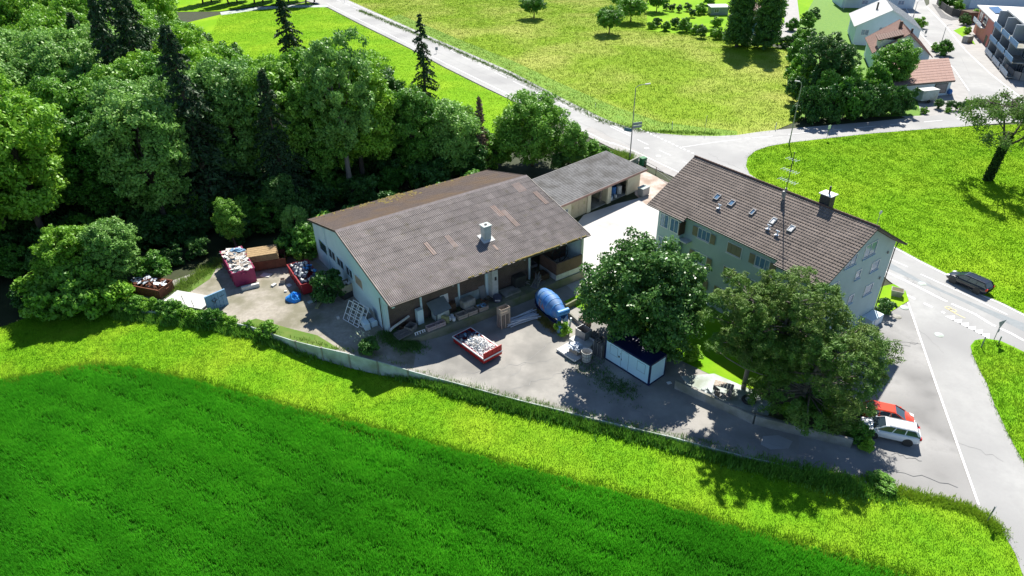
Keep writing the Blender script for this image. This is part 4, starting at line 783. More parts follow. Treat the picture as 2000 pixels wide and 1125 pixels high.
# loading platform and blue doors
P = atf(371, 590, yardz); pl = thing('loading_platform', 'pale weathered flat platform between the scrap skip and the blue gate', 'platform', P, -.3)
mb = MB(); [mb.box(-2.6+i*.65, -2.6+i*.65+.63, -1.25, 1.25, .25, .36) for i in range(8)]; mb.build('deck', 'white_rough', pl); mb = MB(); mb.box(-2.6, 2.6, -1.2, -1.08, 0, .25); mb.box(-2.6, 2.6, 1.08, 1.2, 0, .25); mb.build('frame', 'grey_metal', pl)
mb = MB(); mb.tube([(.3, -1.0, .36), (.1, -1.0, 1.5)], .03, 6); mb.tube([(1.5, -1.1, .36), (1.4, -1.1, 1.2)], .03, 6); mb.build('stake', 'dark_metal', pl)
Pa = atf(408, 611, yardz); Pb = atf(447, 594, yardz); da = math.atan2(Pb.y-Pa.y, Pb.x-Pa.x)
dg = thing('container_door', 'upright light blue container end with dark scribbles at the platform', 'container door', Pa, da); dl = (Pb-Pa).length
mb = MB(); mb.box(0, dl, 0, .14, .0, 1.95); mb.build('panel', 'cblue', dg)
mb = MB(); [mb.tube([(x, -.03, .05), (x, -.03, 1.9)], .03, 6) for x in (dl*.33, dl*.45, dl*.62, dl*.8)]; mb.box(0, .08, -.02, .16, 0, 2.0); mb.box(dl-.08, dl, -.02, .16, 0, 2.0); mb.box(.08, dl-.08, -.015, .155, 1.9, 2.0); mb.build('locking_bars', 'cblue', dg)
mb = MB(); pts = [(dl*.38+.28*math.cos(a)*(.6+.4*math.sin(3*a)), -.07, 1.15+.3*math.sin(a)) for a in np.linspace(0, 2*PI, 30)]; mb.tube(pts, .022, 5); mb.tube([(dl*.28, -.07, 1.3), (dl*.4, -.07, 1.0), (dl*.55, -.07, 1.2)], .022, 5); mb.tube([(dl*.68, -.07, 1.35), (dl*.9, -.07, 1.4)], .02, 5); mb.build('scribble', 'dark_metal', dg)
# blue tarp sack
P = atf(575, 584, yardz); g_ = np.random.default_rng(4)
mb = MB(); K = 18; prof = [(0, .75), (.35, .72), (.62, .55), (.8, .3), (.85, .0)]; vs = []; fs = []
for r_, z in prof:
    for i in range(K): a = 2*PI*i/K; q = r_*(1+.18*math.sin(3*a+r_*5)+g_.uniform(-.1, .1)); vs.append((q*math.cos(a), q*math.sin(a), z*g_.uniform(.75, 1.15)))
for k in range(4):
    for i in range(K): fs.append((k*K+i, k*K+(i+1) % K, (k+1)*K+(i+1) % K, (k+1)*K+i))
mb.add(vs, fs); o = mb.build('tarp_bundle', 'bluetarp'); o.location = P; tag(o, 'crumpled bright blue plastic bundle on the gravel', 'tarp')
# loose things in the gravel yard
def crate(name, label, cat, loc, rz, L, Wd, H, m, open_=True, group=None, t=.04, slats=0, rx=0, ry=0):
    mb = MB()
    if open_:
        mb.box(-L/2, L/2, -Wd/2, Wd/2, .0, t)
        if slats:
            hh = (H-t)/slats
            for i in range(slats):
                z0 = t+i*hh; z1 = z0+hh*.86; mb.box(-L/2, L/2, -Wd/2, -Wd/2+t, z0, z1); mb.box(-L/2, L/2, Wd/2-t, Wd/2, z0, z1); mb.box(-L/2, -L/2+t, -Wd/2+t, Wd/2-t, z0, z1); mb.box(L/2-t, L/2, -Wd/2+t, Wd/2-t, z0, z1)
            for x in (-L/2+t, L/2-2*t):
                for y in (-Wd/2+t, Wd/2-2*t): mb.box(x, x+t, y, y+t, t, H)
        else: mb.box(-L/2, L/2, -Wd/2, -Wd/2+t, t, H); mb.box(-L/2, L/2, Wd/2-t, Wd/2, t, H); mb.box(-L/2, -L/2+t, -Wd/2+t, Wd/2-t, t, H); mb.box(L/2-t, L/2, -Wd/2+t, Wd/2-t, t, H)
    else: mb.box(-L/2, L/2, -Wd/2, Wd/2, 0, H)
    o = mb.build(name, m, bevel=0 if open_ else .02); o.location = loc; o.rotation_euler = (rx, ry, rz); return tag(o, label, cat, group)
for i, (px, l, w, h, m_, nm, lb) in enumerate((((490, 563), 2.0, .35, .45, 'white_rough', 'beam', 'pale beam lying in front of the magenta skip'), ((535, 558), .6, .4, .2, 'white_rough', 'board', 'small pale board on the gravel near the magenta skip'), ((553, 552), .6, .55, .5, 'wood_pale', 'box', 'small open box between the magenta and dark red skips'), ((565, 558), .5, .4, .15, 'white', 'board', 'white slab left of the dark red skip'), ((558, 570), .3, .25, .15, 'white_rough', 'block', 'little pale block above the blue bundle'), ((612, 588), 1.3, .5, .12, 'concrete_pale', 'slab', 'pale slab right below the dark red skip'), ((622, 597), 1.2, .4, .15, 'olive', 'plank', 'mossy plank lying below the bush'), ((661, 623), .3, .25, .3, 'white_rough', 'block', 'lone small block on the shaded gravel'), ((520, 538), 1.2, .8, .1, 'white_rough', 'sheeting', 'crumpled pale sheeting below the plank skip'))):
    P = atf(*px, yardz); crate(nm, lb, nm, P, .4+i*.7 if i else .45, l, w, h, m_, open_=(nm == 'box'))
P = atf(680, 578, yardz)
tb = crate('open_crate', 'tan box full of pale waste leaning up against the gable wall', 'crate', P+Vector((0, 0, .9)), HR+.2, 1.9, 1.3, .9, 'tan', True, t=.06)
mb = MB(); mb.box(-.8, .8, -.5, .5, 0, .88); o = mb.build('pedestal', 'dark_metal'); o.location = P; o.rotation_euler = (0, 0, HR+.2); tag(o, 'dark stand carrying the tan box by the gable wall', 'stand')
chunks('plastic_scraps', 'crumpled pale waste inside the tan box by the gable', 'waste', tb, 1.6, 1.0, .8, 26, 'rubble_white', .2, .45, 21, .2)
# white window frames leaning on the wall
P = atf(684, 632, yardz); wf = thing('window_frame_stack', 'white gridded window frame leaning near the workshop gable', 'window frame', P, HR-PI/2+.25)
for k in range(2):
    mb = MB(); T = Matrix.Translation((.3*k, .35*k, 0)) @ Matrix.Rotation(-.55, 4, 'X'); w, h = 2.6, 2.2
    for x in (-w/2, -w/6, w/6, w/2-.07): mb.box(x, x+.07, 0, .06, .0, h, T)
    for z in (0, h*.33, h*.66, h-.07): mb.box(-w/2+.07, w/2-.07, .005, .055, z, z+.07, T)
    mb.build('frame', 'white', wf)
for px, l, w, h, rz, lb in (((714, 637), .6, 1.7, .75, HR-.1, 'pale blue low cabinet lying at the foot of the gable, left one'), ((729, 634), .7, .9, .6, HR, 'pale blue small cabinet beside the downpipe at the gable corner')):
    crate('cabinet', lb, 'cabinet', atf(*px, yardz), rz, l, w, h, 'wall_blue', False)
crate('door_leaf', 'grey door leaf leaning against the gable wall above the cabinets', 'door', hl(.15, -7.6, .9), HR, .08, 1.1, 2.0, 'grey_metal', False, ry=-.12)
crate('door_leaf', 'darker panel leaning beside the window frames', 'door', hl(-.3, -6.6, .9), HR+.1, .08, 1.0, 1.5, 'signback', False, ry=-.35)

# ================================================================== PALLETS
def pallet_mb(mb, z=0, T=None, L=1.2, Wd=.8, dx=0, dy=0):
    for y in (-.4, 0, .4): 
        yy = y*Wd/.8; s = .05 if abs(y) < .1 else (.05 if y < 0 else .05); y0 = max(-Wd/2, yy-s) if y <= 0 else yy-.1
        y0 = -Wd/2 if y < 0 else (-.05 if y == 0 else Wd/2-.1)
        mb.box(-L/2+dx, L/2+dx, y0+dy, y0+.1+dy, z, z+.022, T)
        for x in (-L/2, -.07, L/2-.14): mb.box(x+dx, x+.14+dx, y0+dy, y0+.1+dy, z+.022, z+.1, T)
    for x in (-L/2, -L/4-.05, -.06, L/4-.05, L/2-.11): mb.box(x+dx, x+.11+dx, -Wd/2+dy, Wd/2+dy, z+.1, z+.14, T)
def pallet_stack(label, loc, rz, n, m='wood_grey', group=None, seed=0):
    g = random.Random(seed)
    for k in range(n):
        mb = MB(); pallet_mb(mb, 0); o = mb.build('pallet', m); o.location = (loc[0], loc[1], loc[2]+k*.146); o.rotation_euler = (0, 0, rz+g.uniform(-.03, .03)); tag(o, None, 'pallet', group)
        nth = ['bottom', 'second', 'third', 'fourth', 'fifth', 'sixth', 'seventh', 'eighth', 'ninth', 'tenth', 'eleventh', 'twelfth', 'thirteenth', 'fourteenth', 'fifteenth'][k]
        o['label'] = (nth if k < n-1 or k == 0 else 'topmost')+' '+label
    return loc[2]+n*.146
P = atf(984, 637, yardz); zt = pallet_stack('pallet of the tall stack in the shade before the deck', P, HR, 12, 'wood_pale', 'pallets stacked in front of the deck', 1)
crate('wooden_crate', 'open wooden collar crate on top of the tall pallet stack by the deck', 'crate', (P.x, P.y, zt), HR, 1.2, .8, .8, 'wood_pale', True, slats=2)
pp = at(1146, 660); ry_ = ca+PI/2
def cl(x, y, z=0): return Matrix.Translation((pp.x, pp.y, 0)) @ Matrix.Rotation(ca, 4, 'Z') @ Vector((x, y, z))
P = at(1142, 634); zt = pallet_stack('pallet of the sunlit stack beside the lawn wall', P, ca, 6, 'wood_pale', 'pallets stacked by the lawn wall', 2)
P = at(1171, 692); zt = pallet_stack('pallet of the shaded stack left of the site container', P, ca, 11, 'wood_grey', 'pallets stacked by the site container', 3)
P = at(1163, 668); zt = pallet_stack('pallet of the middle stack behind the dark crate', P, ca, 7, 'wood_grey', 'pallets stacked behind the dark crate', 4)
for i, (px, l, w, z, lb) in enumerate((((1117, 690), 2.6, 1.9, 0, 'low white slab bed in the sun at the front of the pallet group'), ((1137, 676), 2.3, 1.6, .0, 'higher white slab bed under the dark crate'))):
    P = at(*px); b = thing('slab_bed', lb, 'panel', (P.x, P.y, z), ca+PI/2); mb = MB(); h = .3 if i == 0 else .75; mb.box(-w/2, w/2, -l/2, l/2, .1, h); mb.box(w/2-.08, w/2, -l/2, l/2, h, h+.22); mb.build('panel', 'white_rough', b); mb = MB(); [mb.tube([(x, -l/2+.02, h-.08), (x, -l/2-.06, h-.08)], .09, 8) for x in np.linspace(-w/2+.15, w/2-.15, 6)]; mb.build('edge_rolls', 'white_rough', b); mb = MB(); [mb.box(x, x+.1, -l/2+.1, l/2-.1, 0, .1) for x in (-w/2+.1, w/2-.2)]; mb.build('bearers', 'wood_grey', b)
P = at(1141, 668); crate('dark_crate', 'dark open grey crate standing on the white slab bed', 'crate', (P.x-.1, P.y, .76), ca, 1.35, 1.1, .95, 'grey_metal', True, t=.05)
P = at(1124, 692); zc = crate('wooden_crate', 'pale crate with metal profiles on the front white slab bed', 'crate', (P.x, P.y, .32), ca, 1.15, .8, .6, 'wood_pale', True, slats=2)
chunks('metal_profiles', 'thin metal profiles jumbled over the pale crate in the sun', 'profiles', zc, 1.1, .8, .6, 40, 'steel', .3, .9, 31, .3, True)
P = at(1145, 706); bk = thing('mesh_basket', 'round wire mesh basket with a grey lining on a small pallet', 'basket', (P.x, P.y, 0), ca)
mb = MB(); pallet_mb(mb); mb.build('pallet', 'wood_grey', bk); mb = MB(); mb.lathe([(.42, .15), (.52, 1.3), (.55, 1.32), (.5, 1.3), (.4, .2), (0, .2)], 18); mb.build('lining', 'white_rough', bk)
mb = MB(); [mb.tube([(.5*math.cos(a)*.9, .5*math.sin(a)*.9, .15), (.58*math.cos(a), .58*math.sin(a), 1.28)], .018, 4) for a in np.linspace(0, 2*PI, 15)[:-1]]; [mb.tube([(r_*math.cos(a), r_*math.sin(a), z) for a in np.linspace(0, 2*PI, 19)], .018, 4) for r_, z in ((.48, .4), (.53, .8), (.585, 1.22))]; mb.build('wires', 'wood_grey', bk)
# bundle of steel profiles
P = atf(1022, 625, yardz); bd = thing('profile_bundle', 'bundle of pale steel profiles lying on bearers beside the pallet stack', 'profiles', P, HR-.05); g = random.Random(9)
mb = MB(); [mb.box(x, x+.12, -.7, .7, 0, .12) for x in (-1.6, 0, 1.5)]; mb.build('bearers', 'wood_grey', bd)
mb = MB()
for i in range(26): y = g.uniform(-.6, .6); z = .17+g.choice((0, .1, .2, .3)); a = g.uniform(-.08, .08) if i < 18 else g.uniform(-.4, .4); mb.cbox((g.uniform(-.3, .3), y, z), (g.uniform(2.6, 4.2), .1, .07), a, ry=g.uniform(-.03, .03))
mb.build('profiles', 'steel', bd)
for i, (a, b) in enumerate((((848, 659), (918, 631)), ((884, 641), (932, 625)))):
    A_ = atf(*a, yardz); B_ = atf(*b, yardz); mb = MB(); d = (B_-A_); mb.cbox((0, 0, .08), (d.length, .16, .14)); o = mb.build('beam', 'greenpaint'); o.location = (A_+B_)/2; o.rotation_euler = (0, 0, math.atan2(d.y, d.x)); tag(o, ['longer green beam lying along the foot of the deck', 'shorter green beam lying along the foot of the deck'][i], 'beam')
mb = MB(); pallet_mb(mb, 0); o = mb.build('pallet', 'white'); P = atf(823, 664, yardz); o.location = P+Vector((-.1, .3, .5)); o.rotation_euler = (1.1, 0, HR); tag(o, 'white painted pallet leaning on the corner of the deck', 'pallet')

# ================================================================== THINGS ON THE DECK
DZ = 1.06
def dk(x, y, z=0): return hl(x, y, DZ+z)
crate('locker', 'tall pale blue locker against the brick wall on the deck', 'locker', dk(4.1, -10.3), HR, .7, .6, 1.75, 'wall_blue', False)
tt = thing('tipped_hopper', 'grey slanted hopper with a pale green base on the deck', 'machine', dk(6.3, -10.7), HR+.1)
mb = MB(); mb.cbox((0, 0, 1.55), (2.2, 1.7, .1), 0, rx=.55); mb.build('lid', 'signback', tt); mb = MB(); mb.box(-.75, .75, -.75, .45, .05, 1.05); mb.build('base', 'concrete_pale', tt); mb = MB(); [mb.tube([(x, y, 0), (x, y, 1.5+.6*y)], .04, 6) for x in (-.9, .9) for y in (-.7, .7)]; mb.build('legs', 'dark_metal', tt)
crate('white_board', 'white board leaning on the brick wall behind the slanted hopper', 'board', dk(7.4, -9.98, .7), HR, 1.0, .05, 1.4, 'white', False, rx=-.08)
crate('dark_box', 'dark cardboard box to the right of the slanted hopper', 'box', dk(8.0, -10.3), HR, .8, .7, 1.0, 'brown_wood', False)
for i, x in enumerate((8.25, 9.5, 10.9)):
    c = crate('wooden_crate', ['left open wooden crate in the row of three on the deck edge', 'middle open wooden crate in the row of three on the deck edge', 'right wooden crate with scraps in the row of three on the deck edge'][i], 'crate', dk(x, -11.95), HR, 1.15, .85, .5, 'wood_pale', True, slats=2, group='crates on the deck edge')
    if i == 2: chunks('plastic_scraps', 'small blue and white scraps in the right crate on the deck edge', 'rubbish', c, .9, .6, .45, 14, 'cblue', .15, .35, 41, .1)
tk = thing('tank_box', 'rounded grey tank standing behind the three crates', 'tank', dk(9.7, -10.9), HR+.1); mb = MB(); mb.box(-.8, .8, -.5, .5, .25, 1.25); mb.build('body', 'concrete', tk, bevel=.15); mb = MB(); mb.box(-.7, .7, -.4, .4, 0, .25); mb.build('base', 'dark_metal', tk)
crate('formwork_board', 'long grey green board leaning along the brick wall under the eave', 'board', dk(10.7, -9.95, .0), HR, 3.9, .06, 1.15, 'concrete_pale', False, rx=-.12)
crate('lattice_panel', 'dark ribbed panel leaning beside the switch cabinet', 'panel', dk(12.2, -10.3, 0), HR, .8, .06, 1.5, 'grey_metal', False, rx=-.35)
for i, (x, y) in enumerate(((6.95, -11.7), (7.35, -11.5), (7.25, -12.05))): barrel('bucket', ['pale bucket nearest the yellow panel on the deck edge', 'rear pale bucket of the trio on the deck edge', 'front right pale bucket of the trio on the deck edge'][i], 'bucket', dk(x, y), .19, .4, 'white', 'pale buckets on the deck')
crate('foam_block', 'olive yellow block standing on edge beside the buckets', 'block', dk(6.35, -11.75), HR+.5, .3, .9, .8, 'olive', False)
for i, x in enumerate((4.5, 5.6)): crate('pink_crate', ['left pinkish slatted crate at the deck edge', 'right pinkish slatted crate at the deck edge'][i], 'crate', dk(x, -12.0), HR, 1.05, .6, .5, 'pinkwood', True, slats=2, group='pinkish crates on the deck edge')
crate('wooden_crate', 'deep empty wooden crate near the left deck corner', 'crate', dk(2.7, -10.9), HR+.5, 1.1, .9, .65, 'wood_grey', True, slats=3)
crate('wooden_crate', 'dark crate behind the deep empty one at the deck corner', 'crate', dk(2.3, -10.2), HR+.3, 1.0, .6, .5, 'brown_wood', True)
mb = MB(); mb.tube([(-1.4, 0, .5), (-.9, .1, .7), (-.2, .0, .95), (1.1, .1, 1.2)], .13, 8); o = mb.build('roll', 'white_rough'); o.location = dk(1.9, -10.3); o.rotation_euler = (0, 0, HR+.1); tag(o, 'long pale roll lying over the scrap at the hall corner', 'roll')
for i in range(3):
    mb = MB(); [mb.box(-.8+j*.16, -.8+j*.16+.08, -.55, .55, 0, .05) for j in range(10)]; [mb.box(-.8, .75, y, y+.06, .05, .09) for y in (-.55, 0, .49)]
    o = mb.build('slatted_grate', 'wood_grey'); o.location = hl(1.25+i*.12, -10.9-.25*i, DZ+.05+.12*i-.02); o.rotation_euler = (.12, -.08, HR+.2*i-.3); tag(o, ['lowest grey slatted grate at the deck corner', 'middle grey slatted grate at the deck corner', 'topmost grey slatted grate at the deck corner'][i], 'grate', 'grates at the deck corner')
g = random.Random(12)
for i in range(4):
    mb = MB(); pts = [(g.uniform(-.5, .5), g.uniform(-.4, .4), g.uniform(.1, .6)) for _ in range(9)]; mb.tube(pts, .035, 5); o = mb.build('hose', ['dark_metal', 'rust', 'dark_metal', 'grey_metal'][i]); o.location = dk((12.1, 11.6, 12.6, 17.6)[i], (-11.2, -11.4, -11.5, -10.8)[i]); tag(o, ['tangled black hose in the heap left of the switch cabinet', 'rusty bent bar in the heap behind the right crate', 'black cable heap in front of the switch cabinet', 'loose grey hose on the open deck'][i], 'hose')
bb = barrel('rubbish_bag', 'black bag with white print in front of the switch cabinet', 'bag', dk(13.2, -11.5), .5, .6, 'bag_dark')
mb = MB(); [mb.box(-.25+i*.12, -.25+i*.12+.08, -.56, -.52, .25, .4) for i in range(5)]; o = mb.build('print', 'white', bb)
crate('steel_plate', 'grey slab with offcuts lying on the open deck', 'slab', dk(15.3, -10.9), HR, 2.2, 1.5, .2, 'concrete', False)
c = crate('cart_tray', 'grey double tray on the deck left of the brick parapet', 'tray', dk(19.9, -8.2, .6), HR, 1.6, 1.4, .35, 'grey_metal', True)
mb = MB(); [mb.tube([(x, y, -.6), (x, y, 0.02)], .04, 6) for x in (-.6, .6) for y in (-.5, .5)]; mb.build('legs', 'dark_metal', c)
crate('machine_cabinet', 'big dark cabinet against the inner brick wall on the deck', 'cabinet', dk(16.9, -10.4, 0), HR, 1.5, .9, 1.4, 'dark_metal', False)
rk = thing('pipe_rack', 'thin metal rack of bars on the deck behind the mixer', 'rack', dk(18.9, -11.4), HR+.4); g = random.Random(2); mb = MB(); [mb.tube([(g.uniform(-1, 0), g.uniform(-.5, .5), .05), (g.uniform(0, 1), g.uniform(-.5, .5), g.uniform(.5, 1.3))], .03, 5) for _ in range(16)]; mb.build('bars', 'grey_metal', rk); mb = MB(); mb.box(-1, 1, -.5, .5, 0, .05); mb.build('tray', 'grey_metal', rk)
crate('timber_stack', 'stacked steps of dark timber left of the parapet', 'timber', dk(20.0, -10.6), HR, 1.4, 1.2, .7, 'brown_wood', False)

# ================================================================== CONCRETE MIXER
Pa = at(1054, 570, 1.6); Pb = at(1100, 611, 1.6); ma = math.atan2(Pb.y-Pa.y, Pb.x-Pa.x); Pm = at(1077, 597, 1.6)
mx_ = thing('concrete_mixer', 'big blue mixer drum on its frame at the end of the deck', 'concrete mixer', (Pm.x, Pm.y, 0), ma); mx_.scale = (.9, .9, .9)
T = Matrix.Translation((.1, 0, 1.95)) @ Matrix.Rotation(PI/2+.1, 4, 'Y'); prof = [(0, -2.6), (.75, -2.6), (.95, -2.35), (1.2, -1.5), (1.3, -.5), (1.28, -.1), (1.22, .35), (1.0, 1.2), (.72, 2.0), (.6, 2.35), (.52, 2.35), (.5, 2.1), (0, 1.9)]
mb = MB(); mb.lathe(prof, 32, T); drum = mb.build('drum', 'mixer_blue', mx_, smooth=True)
mb = MB()
for z, r_ in ((-1.5, 1.22), (-.5, 1.32), (.35, 1.24), (1.2, 1.02)): mb.lathe([(r_-.05, z-.04), (r_+.015, z-.03), (r_+.015, z+.03), (r_-.05, z+.04)], 32, T)
mb.build('hoops', 'mixer_pale', drum)
mb = MB()
def onto(u, th, o_=.012):   # a point on the drum skin
    r_ = np.interp(u, [p[1] for p in prof[1:10]], [p[0] for p in prof[1:10]])+o_; return T @ Vector((r_*math.cos(th), r_*math.sin(th), u))
def strip(mb, u0, t0, u1, t1, w, n=6):
    vs = []
    for k in range(n+1):
        u = u0+(u1-u0)*k/n; th = t0+(t1-t0)*k/n; du, dt = u1-u0, (t1-t0)*1.2; l = math.hypot(du, dt); vs += [onto(u-dt/l*w, th+du/l*w/1.2), onto(u+dt/l*w, th-du/l*w/1.2)]
    mb.add(vs, [(2*k, 2*k+1, 2*k+3, 2*k+2) for k in range(n)])
for a in (((-.75, -1.9), (-.75, -1.2)), ((-.55, -1.6), (.2, -1.6)), ((-.2, -1.9), (.3, -1.2)), ((-.9, -1.3), (-.35, -1.35))): strip(mb, a[0][0], a[0][1], a[1][0], a[1][1], .05)
mb.build('emblem', 'orange', drum)
mb = MB(); strip(mb, -1.0, -2.0, -1.0, -1.1, .04); strip(mb, -1.25, -1.95, -.6, -2.0, .035); mb.build('white_lettering', 'white_rough', drum)
mb = MB(); mb.tube([(2.55, -.75, 2.35), (2.55, .75, 2.35)], .36, 16); mb.build('water_tank', 'mixer_pale', mx_, smooth=False)
mb = MB(); mb.box(-2.6, 3.3, -.65, -.5, .45, .65); mb.box(-2.6, 3.3, .5, .65, .45, .65); [mb.box(x, x+.15, -.5, .5, .47, .63) for x in (-2.6, -.5, 1.6, 3.1)]; mb.build('frame', 'blueframe', mx_)
mb = MB(); mb.box(-2.9, -2.35, -.6, .6, .66, 2.2); mb.build('drive_box', 'blueframe', mx_); mb = MB(); mb.yprism([(2.05, .66), (2.3, 1.95), (2.75, 1.95), (2.9, .66)], -.55, -.4); mb.yprism([(2.05, .66), (2.3, 1.95), (2.75, 1.95), (2.9, .66)], .4, .55); mb.build('pedestal', 'mixer_blue', mx_)
mb = MB(); mb.box(2.95, 3.6, -1.1, -.6, .1, 1.2); mb.build('toolbox', 'cblue', mx_, bevel=.05)
mb = MB(); mb.add([(2.7, -.4, 1.7), (2.7, .4, 1.7), (3.5, .25, .9), (3.5, -.25, .9), (2.75, 0, 1.45), (3.5, 0, .75)], [(0, 4, 5, 3), (4, 1, 2, 5)]); mb.tube([(3.2, .6, .6), (3.3, .65, 1.7)], .12, 8); mb.tube([(3.0, -.4, .7), (3.7, .3, .9)], .09, 6); mb.build('chute', 'steel', mx_)
mb = MB(); [mb.tube([(x, y, .0), (x, y, .5)], .09, 8) for x in (-2.2, 2.6) for y in (-.57, .57)]; mb.build('support_leg', 'dark_metal', mx_)

# ================================================================== CARS
def car(name, label, P, rz, L, Wd, H, paint, kind='estate', group=None):
    root = thing(name, label, 'car', (P.x, P.y, P.z), rz); h = Wd/2; wb = L*.585; f = L/2
    # stations along x (front = +x): (x, sill z, belt z, halfwidth)
    st = [(-f, .55, .85, .78), (-f+.05, .38, .95, .9), (-f+.35, .28, 1.0, .97), (-wb/2, .27, 1.0, 1.0), (0, .26, .97, 1.0), (wb/2-.3, .26, .95, 1.0), (wb/2+.1, .26, .9, .99), (f-.45, .28, .8, .95), (f-.12, .33, .68, .85), (f, .42, .58, .7)]
    mb = MB(); vs = []; fs = []
    for x, s, b, w in st: w *= h; vs += [(x, -w*.92, s), (x, -w, s+.12), (x, -w, (s+b)/2+.05), (x, -w*.97, b-.03), (x, -w*.86, b+.02), (x, 0, b+.06 if x > wb/2-.3 else b+.02), (x, w*.86, b+.02), (x, w*.97, b-.03), (x, w, (s+b)/2+.05), (x, w, s+.12), (x, w*.92, s)]
    n = 11
    for i in range(len(st)-1):
        for j in range(n): a = i*n+j; b = i*n+(j+1) % n; fs.append((a, b, b+n, a+n))
    fs += [tuple(range(n))[::-1][::-1], tuple(range((len(st)-1)*n, len(st)*n))[::-1]]
    mb.add(vs, fs); body = mb.build('body', paint, root, smooth=True)
    back = -f+(.12 if kind == 'estate' else .25); rb = -f+(.45 if kind == 'estate' else .8)
    g0, g1, r0, r1 = back, wb/2-.15+.25, rb, wb/2-.85; zb, zr = .97, H-.04
    def hexa(mb, g0, g1, r0, r1, zb, zr, wb_, wr): mb.add([(g0, -wb_, zb), (g1, -wb_*.96, zb-.05), (g1, wb_*.96, zb-.05), (g0, wb_, zb), (r0, -wr, zr), (r1, -wr, zr), (r1, wr, zr), (r0, wr, zr)], [(4, 5, 6, 7), (0, 1, 5, 4), (1, 2, 6, 5), (2, 3, 7, 6), (3, 0, 4, 7)])
    mb = MB(); hexa(mb, g0, g1, r0, r1, zb, zr, h*.88, h*.7); mb.build('windows', 'carglass', root)
    mb = MB(); mb.add([(r0-.04, -h*.71, zr-.005), (r1+.04, -h*.71, zr-.005), (r1+.04, h*.71, zr-.005), (r0-.04, h*.71, zr-.005), (r0, -h*.62, zr+.05), (r1-.1, -h*.6, zr+.05), (r1-.1, h*.6, zr+.05), (r0, h*.62, zr+.05)], [(4, 5, 6, 7), (0, 1, 5, 4), (1, 2, 6, 5), (2, 3, 7, 6), (3, 0, 4, 7)])
    for s in (-1, 1):
        for (xa, xb) in ((g0, r0), ((g0+g1)/2-.62, (r0+r1)/2-.4), ((g0+g1)/2+.38, (r0+r1)/2+.42), (g1, r1)):
            w_ = .1 if xa in (g0, g1) else .045; mb.add([(xa-w_, s*h*.885, zb-.03), (xa+w_, s*h*.885, zb-.03), (xb+w_, s*h*.71, zr), (xb-w_, s*h*.71, zr), (xa-w_, s*h*.86, zb-.03), (xa+w_, s*h*.86, zb-.03), (xb+w_, s*h*.68, zr), (xb-w_, s*h*.68, zr)], [(0, 1, 2, 3), (7, 6, 5, 4), (0, 4, 5, 1), (2, 6, 7, 3), (1, 5, 6, 2), (3, 7, 4, 0)])
    mb.build('roof', paint, root)
    if kind == 'estate': mb = MB(); [mb.tube([(r0+.1, s*h*.62, zr+.09), (r1-.2, s*h*.6, zr+.09)], .02, 5) for s in (-1, 1)]; mb.build('roof_rails', 'dark_metal', root)
    for x in (-wb/2, wb/2):
        for s in (-1, 1):
            T = Matrix.Translation((x, s*(h-.1), .33)) @ Matrix.Rotation(PI/2, 4, 'X'); mb = MB(); mb.lathe([(.2, -.11), (.31, -.115), (.335, -.08), (.335, .08), (.31, .115), (.2, .11)], 20, T); w = mb.build('wheel', 'tyre', root); w['label'] = ('front' if x > 0 else 'rear')+' wheel with black tyre'
            mb = MB(); mb.lathe([(0, .09), (.05, .09), (.06, .06), (.18, .07), (.215, .1), (.215, -.1), (.18, -.07), (.06, -.06), (.05, -.09), (0, -.09)], 14, T); mb.build('rim', 'rim', w)
            mb = MB(); mb.lathe([(.345, -.13), (.41, -.13), (.41, .13), (.345, .13)], 20, T); mb.build('wheel_arch', 'dark_metal', body)
    for s in (-1, 1):
        mb = MB(); mb.cbox((f-.2, s*h*.72, .68), (.36, .34, .13), 0, ry=.25); mb.build('headlight', 'lamp', root)
        mb = MB(); mb.cbox((-f+.07, s*h*.78, .88), (.16, .26, .22)); mb.build('tail_light', 'taillight', root)
        mb = MB(); mb.cbox((g1-.35, s*(h+.08), 1.0), (.16, .2, .13)); mb.build('mirror', paint, root, bevel=.03)
    mb = MB(); mb.cbox((f-.04, 0, .45), (.1, h*1.1, .16)); mb.cbox((-f+.0, 0, .5), (.05, .5, .12)); mb.build('grille', 'dark_metal', root)
    return root
def place_car(name, label, a, b, L, Wd, H, paint, kind, fn=flat):   # a = rear contact, b = front contact on the visible side
    A_, B_ = at(*a), at(*b); d = (B_-A_).normalized(); n_ = Vector((-d.y, d.x, 0)); side = 1 if n_.y > 0 else -1; c = (A_+B_)/2+n_*side*(Wd/2-.1); c.z = .04; return car(name, label, c, math.atan2(d.y, d.x), L, Wd, H, paint, kind)
place_car('parked_car', 'white estate car parked beside the pine at the lot', (1770, 870), (1702, 855), 4.6, 1.8, 1.5, 'carwhite', 'estate')
place_car('parked_car', 'red hatchback partly hidden by the pine in front of the white estate', (1700, 826), (1764, 840), 4.2, 1.75, 1.5, 'carred', 'hatch')
place_car('driving_car', 'black estate car driving on the main road', (1903, 573), (1861, 554), 4.65, 1.85, 1.5, 'carblack', 'estate')

